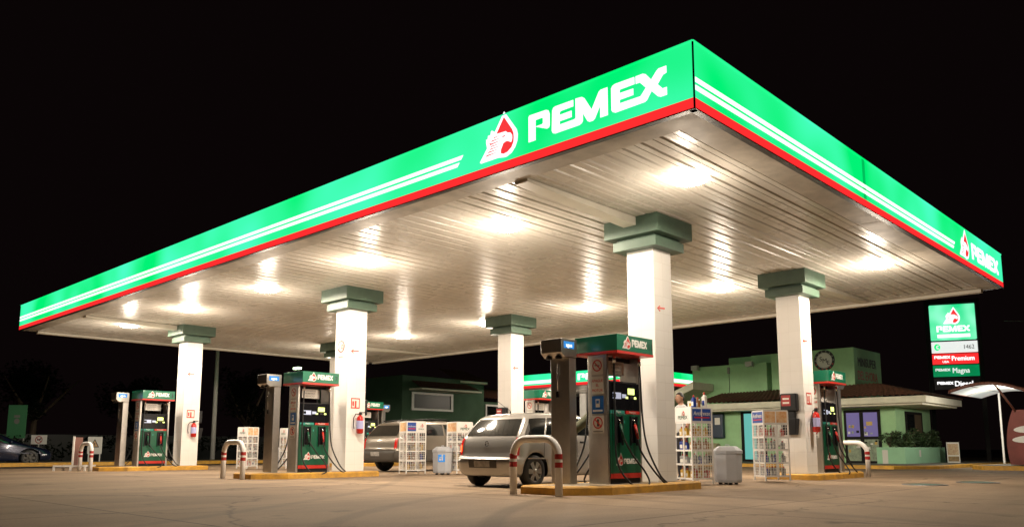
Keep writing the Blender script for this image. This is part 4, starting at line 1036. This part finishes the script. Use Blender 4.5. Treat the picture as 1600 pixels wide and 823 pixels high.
# ------------------------------------------------------------------ store building
st = thing('store_building', 'green convenience shop with tiled eave and round badge on its tower', 'shop')
YB = 24.0
def wallbox(name, x0, x1, y0, y1, z0, z1, m, par=None):
    mb = MB(); mb.box(x0, x1, y0, y1, z0, z1, m); return mb.build(name, par or st, bevel=.01)
wallbox('wall', -20.0, -5.78, YB, 28.2, .0, 2.56, M_wallg)
mb = MB()  # moulded eave
for y0, x1, z0, z1 in ((23.02, -4.52, 2.24, 2.31), (22.88, -4.35, 2.31, 2.56)):
    mb.box(-13.6, x1, y0, 27.3 + (23.15 - y0) * .4, z0 + .0015, z1, M_cornice)
mb.build('eave', st, bevel=.015)
def tiled_roof(par, quad, n, m, rows=None):
    """roll-tile surface over a quad: quad = eave left, eave right, ridge right, ridge left"""
    A, B, C, D = [Vector(q) for q in quad]; mb = MB(); G = []; k = 8
    nr = (B - A).cross(D - A).normalized()
    for i in range(n * k + 1):
        u = i / (n * k); wv = abs(math.sin(math.pi * (i % k) / k)) * .05
        a = A.lerp(B, u); d = D.lerp(C, u); row = []
        nv = rows or 8
        for j in range(nv * 2 + 1):
            v_ = j / (nv * 2); row.append(mb.bm.verts.new(a.lerp(d, v_) + nr * (wv + (.02 if j % 2 == 0 else 0))))
        G.append(row)
    for i in range(len(G) - 1):
        for j in range(len(G[0]) - 1): mb.face([G[i][j], G[i + 1][j], G[i + 1][j + 1], G[i][j + 1]], m, True)
    return mb.build('roof', par)
tiled_roof(st, [(-13.8, 22.85, 2.565), (-4.33, 22.85, 2.565), (-6.9, 25.38, 3.22), (-13.8, 25.38, 3.12)], 44, M_tile_roof)
tiled_roof(st, [(-4.33, 22.85, 2.565), (-4.33, 27.5, 2.565), (-6.9, 27.5, 3.22), (-6.9, 25.38, 3.22)], 18, M_tile_roof)
wallbox('parapet', -15.25, -11.52, 25.4, 26.8, 2.5, 4.46, M_wallg)
wallbox('upper_room', -14.9, -11.6, 28.3, 31.0, 2.5, 5.12, M_wallg)
tw = wallbox('tower', -11.3, -7.71, 25.41, 28.5, 2.5, 4.80, M_wallg)
wallbox('tower', -13.0, -11.302, 26.9, 28.4, 2.5, 4.98, M_wallg)
F = FY((0, 25.41, 0)); mb = MB(); cx_, cz_ = -8.93, 4.34
mb.disc(cx_, cz_, .44, F, .02, M_ink, 0, 36); mb.annulus(cx_, cz_, .30, .33, F, .024, M_paper, 36); mb.disc(cx_, cz_, .295, F, .024, M_paper, .02, 32)
mb.text('S', F, cx_ - .14, cz_ - .02, .26, M_ink, .028, 'CENTER'); mb.text('M', F, cx_ + .02, cz_ - .10, .26, M_ink, .028, 'CENTER'); mb.text('E', F, cx_ + .17, cz_ - .18, .24, M_ink, .028, 'CENTER')
for k in range(14):
    a = k * 2 * math.pi / 14; mb.bar(cx_ + .355 * math.cos(a), cz_ + .355 * math.sin(a), cx_ + .41 * math.cos(a), cz_ + .41 * math.sin(a), .05, F, .024, M_redp if math.sin(a) < -.2 else M_greyink)
mb.build('round_badge', tw)
F = FX((-7.71, 25.41, 0)); mb = MB(); mb.text('MINISUPER', F, 1.42, 4.06, .52, M_ink, .01, 'CENTER', .84, .022); mb.text('DEL EVORA', F, 1.42, 3.50, .52, M_redp, .01, 'CENTER', .84, .022); mb.build('lettering', tw)
# glazed double door
F = FY((0, YB, 0)); d_ = MB(); d_.rect(-7.70, -6.33, .10, 2.15, F, .05, M_darkframe); dd = d_.build('door', st)
M_shelfpic = mat('goods_behind_glass', (.25, .3, .2), .6, emit=(.10, .11, .06), es=.6, noise=(6, .7, (.05, .06, .05)))
mb = MB()
for a0, a1 in ((-7.60, -7.10), (-6.95, -6.43)):
    mb.rect(a0, a1, 1.13, 2.05, F, .055, M_purple); mb.rect(a0, a1, .20, 1.02, F, .055, M_shelfpic)
rnd = random.Random(5)
for k in range(34):
    a = rnd.uniform(-7.58, -6.55); b = rnd.uniform(.25, 1.5)
    if -7.22 < a < -6.95 or 1.0 < b + .0 < 1.14: continue
    mb.rect(a, a + rnd.uniform(.06, .14), b, b + rnd.uniform(.05, .12), F, .058, rnd.choice([M_paper, M_shelfpic, M_darkframe, M_bottle['yellow']]))
mb.rect(-6.85, -6.62, 1.55, 1.70, F, .058, M_bottle['yellow']); mb.build('glass_pane', dd)
d2 = MB(); d2.rect(-12.10, -10.97, .10, 2.37, F, .05, M_darkframe); dd2 = d2.build('door', st)
mb = MB(); mb.rect(-11.95, -11.42, .22, 2.15, F, .055, M_ac); mb.build('lit_strip', dd2); mb = MB(); mb.rect(-11.32, -11.08, .22, 2.15, F, .056, M_glassdark); mb.build('glass_pane', dd2)
mb = MB(); mb.rect(-10.75, -10.2, .75, 2.25, F, .04, M_darkframe); wn = mb.build('window', st); mb = MB(); mb.rect(-10.7, -10.25, .80, 2.15, F, .045, M_paper); mb.build('poster', wn)
mb = MB(); mb.rect(-9.9, -8.6, .9, 2.1, F, .04, M_darkframe); wn = mb.build('window', st); mb = MB(); mb.rect(-9.8, -8.7, 1.0, 2.0, F, .045, M_glassdark); mb.build('pane', wn)
# side window
F = FX((-5.78, 0, 0)); mb = MB(); mb.rect(25.05, 27.05, 1.0, 2.10, F, .04, M_darkframe); wn = mb.build('window', st); mb = MB(); mb.rect(25.2, 26.0, 1.1, 2.0, F, .045, M_glassdark); mb.rect(26.1, 26.9, 1.1, 2.0, F, .045, mat('brown_blind', (.10, .07, .04), .7)); mb.build('pane', wn)
# raked porch roof on the far side
mb = MB(); F = FY((0, 23.5, 0)); mb.prism([(-17.6, 1.98), (-14.12, 3.30), (-14.12, 3.62), (-17.6, 2.30)], F, 0, M_cornice, -1.8); mb.build('porch_roof', st, recalc=True)
# floodlights on the parapet
for xx in (-14.9, -12.15):
    mb = MB(); mb.box(xx - .22, xx + .10, 25.05, 25.25, 4.30, 4.52, M_greypole); mb.tube([(xx, 25.2, 4.35), (xx, 25.42, 4.30)], .03, M_greypole, 8); mb.build('floodlight', st, bevel=.02)
mb = MB(); mb.tube([(-13.35, 25.39, 4.1), (-13.33, 25.38, 3.6), (-13.36, 25.38, 3.1)], .012, M_ink, 6); mb.box(-13.40, -13.30, 25.33, 25.41, 4.05, 4.35, M_greyink); mb.build('cable_box', st)
# wall telephone
ph = thing('wall_cabinet', 'dark blue wall cabinet with a paper notice beside the shop door', 'cabinet', (-13.25, YB, 0))
mb = MB(); mb.box(-.38, .38, -.22, -.001, 1.12, 2.18, mat('navy_panel', (.015, .035, .07), .4)); mb.build('case', ph, bevel=.04)
mb = MB(); mb.rect(.0, .25, 1.70, 2.0, FY((0, -.222, 0)), .004, M_paper); mb.build('notice', ph)
mb = MB(); mb.tube([(-13.4, 23.4, .62), (-12.9, 23.4, .62)], .28, mat('tan_drum', (.38, .34, .2), .6), 18); mb.box(-13.5, -12.8, 23.2, 23.6, .12, .36, M_darkframe); o_ = mb.build('water_drum', bevel=.02); tag(o_, 'tan drum lying against the shop wall behind the grey bin', 'drum')

# planter and its plants
pl = thing('planter', 'light green masonry planter along the shop wall', 'planter')
mb = MB()
for bx in ((-6.3, -5.3, 23.3, 23.45), (-5.45, -5.3, 23.452, 28.2), (-6.3, -6.15, 23.452, 23.98)): mb.box(bx[0], bx[1], bx[2], bx[3], 0, .72, M_wallg2)
mb.build('wall', pl, bevel=.012)
mb = MB(); mb.box(-6.14, -5.46, 23.46, 23.97, .3, .66, M_bark); mb.box(-5.77, -5.46, 23.97, 28.1, .3, .66, M_bark); mb.build('soil', pl)
mb = MB(); mb.rect(-6.1, -5.9, .08, .62, FY((0, 23.3, 0)), .004, M_paper); mb.build('notice', pl); mb = MB(); mb.rect(24.9, 25.1, .36, .62, FX((-5.3, 0, 0)), .004, M_paper); mb.build('notice', pl)
def leaf_cloud(mb, c, r, n, size, m, seed, squash=.8):
    rnd = random.Random(seed)
    for _ in range(n):
        while True:
            p = Vector((rnd.uniform(-1, 1), rnd.uniform(-1, 1), rnd.uniform(-1, 1)))
            if .2 < p.length < 1: break
        p = Vector((p.x * r, p.y * r, p.z * r * squash)) + Vector(c); s_ = size * rnd.uniform(.6, 1.4)
        u = Vector((rnd.gauss(0, 1), rnd.gauss(0, 1), rnd.gauss(0, .6))).normalized(); v_ = u.cross(Vector((rnd.gauss(0, 1), rnd.gauss(0, 1), rnd.gauss(0, 1)))).normalized()
        mb.face([mb.bm.verts.new(p - u * s_), mb.bm.verts.new(p + v_ * s_ * .4), mb.bm.verts.new(p + u * s_), mb.bm.verts.new(p - v_ * s_ * .4)], m)
spots = [(-5.95, 23.75), (-5.55, 24.2), (-5.62, 24.9), (-5.6, 25.6), (-5.6, 26.3), (-5.6, 27.0), (-5.6, 27.7)]
ords = ['on the corner of the planter', 'second from the planter corner', 'third from the planter corner', 'in the middle of the planter', 'fifth from the planter corner', 'second from the far end of the planter', 'at the far end of the planter']
for i, (sx, sy) in enumerate(spots):
    rnd = random.Random(i); hh = rnd.uniform(.45, .7) if i else .6
    b_ = thing('shrub', 'leafy green shrub ' + ords[i], 'shrub', (sx, sy, .655), 0, 'shrubs in the shop planter')
    mb = MB()
    for k in range(5): a = rnd.uniform(0, 6.28); mb.tube([(0, 0, 0), (.12 * math.cos(a), .12 * math.sin(a), hh * .5), (.22 * math.cos(a), .25 * math.sin(a), hh)], [.015, .01, .004], M_bark, 5)
    mb.build('stem', b_)
    mb = MB()
    for k in range(7): leaf_cloud(mb, (rnd.uniform(-.22, .22), rnd.uniform(-.3, .3), rnd.uniform(.15, hh)), rnd.uniform(.16, .26), 70, .06, M_leaf, i * 10 + k)
    mb.build('foliage', b_)

# ------------------------------------------------------------------ price totem
tt = thing('price_totem', 'tall sign between two dark posts with lit green panel and fuel names', 'sign', (-5.48, 31.35, 0), R(22)); tt.scale = (.79, 1, .995)
mb = MB(); 
for sx in (-1.28, 1.28): mb.box(sx - .10, sx + .10, -.10, .10, 0, 7.15, M_darkframe)
mb.box(-1.38, 1.38, -.10, .10, 7.15, 7.33, M_darkframe); mb.build('post', tt, bevel=.01)
F = FY((0, -.12, 0))
def tpanel(z0, z1, m, name='sign_panel', par=None):
    mb = MB(); mb.rect(-1.14, 1.14, z0, z1, F, 0, m, -.16); return mb.build(name, tt, bevel=.03 if m is M_egreen2 else 0)
g = tpanel(5.50, 7.10, M_egreen2); mb = MB(); emblem(mb, F, -.48, 6.20, .78, M_ewhite, M_ered2, .012, .98); pemex(mb, F, -.84, 5.86, 1.66, .28, M_ewhite, .012); mb.rect(-.82, .82, 5.60, 5.75, F, .012, M_ewhite); mb.build('emblem', g)
M_greywhite = mat('pale_lit', (.8, .8, .8), .4, emit=(.78, .82, .80), es=1.0)
g = tpanel(4.93, 5.42, M_greywhite); mb = MB(); mb.disc(-.88, 5.18, .15, F, .01, M_egreen); mb.disc(-.84, 5.18, .09, F, .014, M_greywhite, .01); mb.prism([(-.90, 5.18), (-.72, 5.26), (-.72, 5.10)], F, .018, M_egreen); mb.text('1462', F, .98, 5.07, .27, M_greyink, .012, 'RIGHT', 1.05); mb.build('lettering', g)
g = tpanel(4.42, 4.87, M_ered); mb = MB(); pemex(mb, F, -1.06, 4.66, .80, .13, M_ewhite, .012); mb.text('UBA', F, -.50, 4.47, .14, M_ewhite, .012, 'CENTER', 1.2, .02); mb.text('Premium', F, -.20, 4.56, .30, M_ewhite, .012, 'LEFT', 1.05, .03); mb.build('lettering', g)
g = tpanel(3.86, 4.36, M_egreen3); mb = MB(); pemex(mb, F, -1.04, 4.10, .74, .12, M_greywhite, .012); mb.text('Magna', F, -.20, 4.01, .32, M_greywhite, .012, 'LEFT', 1.05, .03); mb.build('lettering', g)
g = tpanel(3.28, 3.80, M_trim); mb = MB(); pemex(mb, F, -1.0, 3.50, .80, .13, M_ewhite, .012); mb.text('Diesel', F, -.14, 3.42, .32, M_ewhite, .012, 'LEFT', 1.15, .035); mb.build('lettering', g)

# ------------------------------------------------------------------ curved shelter, kiosk, price board, fence
sh = thing('curved_shelter', 'arched brown steel shelter with pale translucent roof over the red kiosk', 'shelter', (0, 0, 0))
def arc(t_): # along x, rising then falling
    return Vector((-3.34 + 2.75 * t_, 0, 2.50 + .30 * math.sin(math.pi * t_ * 1.12 + .08) - .10 * t_))
mb = MB(); N = 16
for i in range(N):
    a, b = arc(i / N), arc((i + 1) / N)
    mb.face([mb.bm.verts.new((a.x, 22.0, a.z)), mb.bm.verts.new((b.x, 22.0, b.z)), mb.bm.verts.new((b.x, 26.0, b.z)), mb.bm.verts.new((a.x, 26.0, a.z))], M_poly, True)
mb.build('roof', sh)
for yy in (21.95, 24.0, 26.0):
    mb = MB(); mb.tube([Vector((arc(i / N).x, yy, arc(i / N).z + .05)) for i in range(N + 1)], .055, M_brown, 8); mb.build('arch_beam', sh)
for k in range(5): q = arc(k / 4); mb = MB(); mb.tube([(q.x, 21.95, q.z + .02), (q.x, 26.0, q.z + .02)], .028, M_brown, 6); mb.build('purlin', sh)
mb = MB(); mb.tube([(-2.0, 22.05, 2.80), (-1.45, 22.05, 1.85)], .035, M_brown, 6); mb.build('strut', sh)
mb = MB(); mb.box(-1.2, -1.08, 23.6, 23.72, .14, 2.62, M_brown); mb.build('post', sh)
kk = thing('red_kiosk', 'red kiosk with curved sides and two white oval shapes', 'kiosk', (0, 0, 0))
mb = MB(); poly = []
for i in range(9):
    z = .16 + 1.75 * i / 8; poly.append((-1.77 + .24 * (abs(i / 8 - .35) * 1.5) ** 2, z))
poly += [(1.2, 1.91), (1.2, .16)]
mb.prism(poly, FY((0, 22.05, 0)), 0, M_redkiosk, -1.2); mb.build('body', kk, recalc=True)
F = FY((0, 22.05, 0)); mb = MB()
for cz_, sx_ in ((1.30, 1), (.98, 1.1)):
    mb.prism([(-.95 + .60 * sx_ * math.cos(a * math.pi / 12), cz_ + .13 * math.sin(a * math.pi / 12) + .03 * math.cos(a * math.pi / 12)) for a in range(24)], F, .012, M_whiteplastic)
mb.build('oval_mark', kk)
ab = MB(); ab.rect(-.22, .22, 0, .80, FY((0, 0, 0)), 0, M_paper, -.03); ab.rect(-.19, .19, .05, .25, FY((0, 0, 0)), .004, mat('print_brown', (.4, .25, .1), .6, noise=(9, .6))); ab.rect(-.19, .19, .30, .74, FY((0, 0, 0)), .004, mat('print_pale', (.6, .5, .3), .6, noise=(16, .6, (.4, .2, .12))))
o_ = ab.build('price_board', loc=(-4.68, 27.0, .12)); o_.rotation_euler = (R(-6), 0, R(20)); tag(o_, 'small printed price board leaning beyond the planter', 'board')

fe = thing('railing_fence', 'dark steel railing fence behind the price totem', 'fence', (0, 0, 0))
for k in range(9): mb = MB(); x_ = -4 + k * 2; mb.box(x_ - .04, x_ + .04, 37.96, 38.04, 0, 2.3, M_darkframe); mb.build('fence_post', fe)
mb = MB()
for z in (.3, 1.2, 2.1): mb.box(-4, 12, 37.98, 38.02, z - .02, z + .02, M_darkframe)
for k in range(107): x_ = -4 + k * .15; mb.box(x_ - .01, x_ + .01, 37.985, 38.015, .1, 2.2, M_darkframe)
mb.build('railing', fe)

mb = MB(); mb.box(-2.75, -2.69, 25.9, 25.96, .14, 2.70, M_white); mb.build('post', sh)
ld = bpy.data.lights.new('shelter_lamp', 'POINT'); ld.energy = 170; ld.color = (1, .93, .8); ld.shadow_soft_size = .12
lo = bpy.data.objects.new('shelter_lamp', ld); COL.objects.link(lo); lo.location = (-2.3, 23.6, 2.42); lo.parent = sh
# ------------------------------------------------------------------ second canopy, far behind
c2 = thing('far_canopy', 'second lit green canopy standing farther back behind the pumps', 'canopy', (-23.14, 31.57, 0))
zb = 4.66
for F_, L_ in ((FY((-11, 0, zb)), 11), (FX((0, 0, zb)), 9)):
    mb = MB(); mb.rect(0, L_, .16, .86, F_, 0, M_egreen, -.06); fo = mb.build('fascia', c2)
    mb = MB(); mb.rect(0, L_, 0, .155, F_, .004, M_ered, -.06); mb.build('red_band', fo)
    if L_ == 11:
        mb = MB(); emblem(mb, F_, 5.95, .16, .66, M_ewhite, M_ered2); pemex(mb, F_, 6.95, .28, 3.3, .42, M_ewhite); mb.rect(0, 5.4, .26, .46, F_, .006, M_ewhite); mb.build('lettering', fo)
    else:
        mb = MB(); mb.rect(0, 8.6, .22, .44, F_, .006, M_ewhite); mb.build('stripe', fo)
mb = MB(); mb.box(-10.9, -.1, .1, 8.9, 4.60, 4.75, M_ceil); mb.build('ceiling', c2)
for xx in (-8.6, -2.4):
    for yy in (3.0, 6.5): mb = MB(); mb.box(xx - .28, xx + .28, yy - .28, yy + .28, 0, 4.60, M_white); mb.build('column', c2)
for xx, yy in ((-8, 2.5), (-3, 2.5)):
    mb = MB(); mb.lathe([(.001, 4.5), (.14, 4.52), (.16, 4.6)], M_lens, (xx, yy, 0), n=14); ln = mb.build('lamp', c2)
    ld = bpy.data.lights.new('far_lamp', 'POINT'); ld.energy = 260; ld.color = WARM; ld.shadow_soft_size = .1
    lo = bpy.data.objects.new('far_lamp', ld); COL.objects.link(lo); lo.location = (xx, yy, 4.35); lo.parent = c2

# ------------------------------------------------------------------ far house
ho = thing('green_house', 'unlit two storey green house with white framed window and tiled awning', 'house')
XH = -34.66
def hb(name, x0, x1, y0, y1, z0, z1, m, par=ho): mb = MB(); mb.box(x0, x1, y0, y1, z0, z1, m); return mb.build(name, par, bevel=.02)
hb('wall', -44, XH, 23.47, 28.4, 0, 5.22, M_housegreen)
hb('wall', -42, XH - .4, 28.41, 31.0, 0, 5.05, M_housegreen)
hb('wall', -42, XH - .8, 31.01, 35.0, 0, 3.9, M_housegreen)
hb('cornice', -42, XH - .25, 28.42, 31.2, 5.051, 5.2, M_cornice)
F = FX((XH, 0, 0)); mb = MB()
for a0, a1, b0, b1 in ((24.2, 27.7, 4.07, 4.2), (24.2, 27.7, 3.05, 3.18), (24.2, 24.38, 3.181, 4.069), (27.52, 27.7, 3.181, 4.069)): mb.rect(a0, a1, b0, b1, F, .08, M_white)
M_hglass = mat('house_glass', (.01, .012, .012), .35); wn = mb.build('window', ho); mb = MB(); mb.rect(24.38, 27.52, 3.18, 4.07, F, .02, M_hglass); mb.build('pane', wn)
mb = MB()
F2 = FX((XH - .8, 0, 0))
for a0, a1, b0, b1 in ((31.5, 32.9, 3.6, 3.72), (31.5, 31.62, 2.8, 3.6), (32.78, 32.9, 2.8, 3.6), (31.5, 32.9, 2.7, 2.8)): mb.rect(a0, a1, b0, b1, F2, .08, M_white)
wn = mb.build('window', ho); mb = MB(); mb.rect(31.62, 32.78, 2.8, 3.6, F2, .02, M_glassdark); mb.build('pane', wn)
tiled_roof(ho, [(XH + 1.2, 24.0, 4.40), (XH + 1.2, 29.2, 4.40), (XH, 29.0, 4.88), (XH, 24.2, 4.88)], 16, M_tile_roof, 3)
mb = MB(); mb.box(XH, XH + 1.25, 24.0, 29.2, 4.28, 4.395, M_cornice); mb.build('eave', ho, bevel=.03)
tiled_roof(ho, [(XH - .2, 28.2, 5.21), (XH - .2, 31.4, 5.21), (XH - 2.5, 31.0, 6.1), (XH - 2.5, 28.6, 6.1)], 12, M_tile_roof, 4)
tiled_roof(ho, [(XH - .5, 31.2, 4.1), (XH - .5, 35.2, 4.1), (XH - 2.5, 35.2, 5.0), (XH - 2.5, 31.2, 5.0)], 12, M_tile_roof, 4)
for k in range(8): mb = MB(); a = 24.0 + k * .62; mb.rect(a, a + .34, 2.15, 2.45, F, .01, M_glassdark); mb.build('vent_window', ho)
gw = MB(); gw.box(-36, -34.2, -10, 23, 0, 1.4, M_ink); 

# low boundary wall beyond the street
o_ = gw.build('boundary_wall'); o_['kind'] = 'structure'; tag(o_, 'low dark grey boundary wall beyond the street', 'wall'); o_.location = (-8, 0, 0)

# ------------------------------------------------------------------ street side of the scene
sp_ = thing('street_lamp', 'tall pale street lamp pole behind the first oil racks', 'street lamp', (-34.0, 11.0, 0), 0, 'street lamps')
mb = MB(); mb.tube([(0, 0, 0), (0, 0, 4), (0, 0, 8.6)], [.12, .10, .06], M_greypole, 12); mb.tube([(0, 0, 8.55), (.6, .2, 8.9), (1.4, .5, 9.0)], .04, M_greypole, 8); mb.build('pole', sp_)
mb = MB(); mb.box(1.3, 1.9, .4, .65, 8.92, 9.05, M_greypole); mb.build('lamp_head', sp_, bevel=.03)
s2 = thing('street_lamp', 'distant lit street lamp showing above pump 7', 'street lamp', (-56.98, 29.68, 0), 0, 'street lamps')
mb = MB(); mb.tube([(0, 0, 0), (0, 0, 8.0)], [.12, .06], M_darkframe, 8); mb.build('pole', s2)
M_lampfar = mat('far_lamp_lit', (.8, .9, .7), .4, emit=(.75, 1, .6), es=4)
mb = MB(); mb.box(-.45, .35, -.2, .2, 7.50, 7.68, M_lampfar); mb.build('lamp_head', s2, bevel=.03); mb = MB(); mb.box(-1.5, -1.2, -.1, .1, 7.0, 7.3, M_lampfar); mb.build('lamp_head', s2, bevel=.03)

ban = thing('banner_sign', 'dim green banner board with a small emblem beyond the street', 'banner', (-38.75, 3.55, 0), R(43))
mb = MB(); mb.box(-.44, .44, -.02, .02, 1.15, 2.72, mat('banner_green', (.07, .26, .12), .7)); mb.build('board', ban)
mb = MB(); mb.disc(0, 1.95, .13, FY((0, -.021, 0)), .004, M_greyink); mb.rect(-.14, .14, 2.12, 2.24, FY((0, -.021, 0)), .004, M_greyink); mb.build('emblem', ban)
mb = MB(); mb.box(-.40, -.36, -.02, .02, 0, 1.149, M_greypole); mb.box(.36, .40, -.02, .02, 0, 1.149, M_greypole); mb.build('post', ban)
nd = thing('no_dogs_sign', 'small white board with a crossed ring beside the dark saloon', 'sign', (-35.8, 3.7, 0), R(43))
mb = MB(); mb.box(-.35, .35, -.015, .015, .86, 1.27, M_whiteplastic); mb.build('board', nd)
F = FY((0, -.016, 0)); mb = MB(); mb.annulus(0, 1.06, .13, .165, F, .004, M_redband); mb.bar(-.10, 1.14, .10, .98, .025, F, .006, M_redband); mb.rect(-.08, .06, 1.03, 1.09, F, .005, M_ink); mb.disc(.07, 1.10, .035, F, .005, M_ink, n=10); mb.build('pictogram', nd)
mb = MB(); mb.box(-.02, .02, -.014, .014, 0, .858, M_greypole); mb.build('post', nd)
ca = thing('caution_sign', 'white board with a warning triangle behind the white stand', 'sign', (-30.75, 4.32, .0), R(43))
mb = MB(); mb.box(-.29, .29, -.015, .015, .45, 1.15, M_whiteplastic); mb.box(-.25, -.21, -.01, .01, 0, .449, M_whiteplastic); mb.box(.21, .25, -.01, .01, 0, .449, M_whiteplastic); mb.build('board', ca)
F = FY((0, -.016, 0)); mb = MB(); mb.prism([(-.19, .72), (.19, .72), (0, 1.06)], F, .004, M_ink); mb.prism([(-.14, .75), (.14, .75), (0, 1.0)], F, .008, M_orangep, .004); mb.rect(-.015, .015, .80, .90, F, .011, M_ink); mb.build('pictogram', ca)
asn = thing('board_stand', 'tall narrow white board on a low white frame beside the bollard', 'sign stand', (-22.45, .95, 0), R(50))
mb = MB(); mb.box(-.02, .01, -.30, .30, .10, 1.02, mat('board_maroon', (.16, .075, .06), .6)); mb.box(-.025, .02, -.35, -.301, .1, 1.05, M_whiteplastic); mb.build('board', asn)
mb = MB()
for yy in (-.45, .25):
    mb.box(-.5, .45, yy - .025, yy + .025, .12, .17, M_whiteplastic)
    for xx in (-.48, .0, .42): mb.box(xx - .025, xx + .025, yy - .025, yy + .025, 0, .12, M_whiteplastic)
mb.build('base_frame', asn)

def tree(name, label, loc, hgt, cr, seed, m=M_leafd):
    rnd = random.Random(seed); t = thing(name, label, 'tree', loc, 0, 'dark trees beyond the street')
    mb = MB(); mb.tube([(0, 0, 0), (.1, 0, hgt * .3), (0, .1, hgt * .6)], [.22, .16, .08], M_bark, 8)
    for k in range(5): a = k * 1.3; mb.tube([(.05, 0, hgt * .35), (cr * .5 * math.cos(a), cr * .5 * math.sin(a), hgt * .6), (cr * .8 * math.cos(a), cr * .8 * math.sin(a), hgt * .75)], [.09, .06, .03], M_bark, 6)
    mb.build('trunk', t)
    mb = MB()
    for k in range(14):
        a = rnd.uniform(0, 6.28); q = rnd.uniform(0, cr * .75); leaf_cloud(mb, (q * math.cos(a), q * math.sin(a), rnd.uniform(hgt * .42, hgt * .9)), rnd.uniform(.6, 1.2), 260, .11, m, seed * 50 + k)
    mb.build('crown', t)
    return t
tree('tree', 'dark tree beyond the street to the far side of the street lamp pole', (-40, 16, 0), 5.5, 2.4, 1)
tree('tree', 'dark tree behind the green banner board', (-45, 6, 0), 6, 2.6, 2)
tree('tree', 'dark tree behind the caution sign', (-42, 10.5, 0), 4.6, 2.0, 3)
tree('tree', 'dark tree behind the steel railing fence', (-3.2, 42, 0), 5, 2.2, 4)
tree('tree', 'dark tree behind the curved shelter', (3.0, 40, 0), 5.5, 2.5, 5)
hd_ = MB()
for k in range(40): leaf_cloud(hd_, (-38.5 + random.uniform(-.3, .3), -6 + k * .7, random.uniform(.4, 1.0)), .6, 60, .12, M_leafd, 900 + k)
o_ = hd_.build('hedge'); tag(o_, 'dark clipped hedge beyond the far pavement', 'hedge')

mb = MB(); pts = []
for k in range(13):
    f = k / 12; pts.append((-3.9 + 14 * f, 33.5 + 10 * f, 6.4 + 3.2 * f - 1.2 * math.sin(math.pi * f)))
mb.tube(pts, .02, M_clad, 5); tag(mb.build('overhead_cable'), 'thin dark overhead cable running up from the tall price sign', 'cable')

M_cover = mat('cover_green', (.02, .10, .07), .6, noise=(8, .5))
cv0 = thing('fill_cover', 'x', 'manhole cover', (0, 0, 0), 0, 'round tank covers in the forecourt')
mb = MB(); mb.lathe([(.001, .012), (.30, .012), (.31, .004)], M_cover, (0, 0, 0), 'Z', 28); mb.build('lid', cv0)
mb = MB(); mb.lathe([(.312, .004), (.314, .016), (.38, .014), (.40, .0)], M_clad, (0, 0, 0), 'Z', 28); mb.build('rim', cv0)
for k, (cx_, cy_, lb) in enumerate(((.16, 10.3, 'nearest pump 9'), (.95, 13.4, 'nearer the shop pavement'), (-.3, 8.5, 'on the open forecourt side'))):
    c_ = cv0 if k == 0 else copy_tree(cv0)
    c_.location = (cx_, cy_, .002); c_['label'] = 'round green tank cover set in the concrete, ' + lb
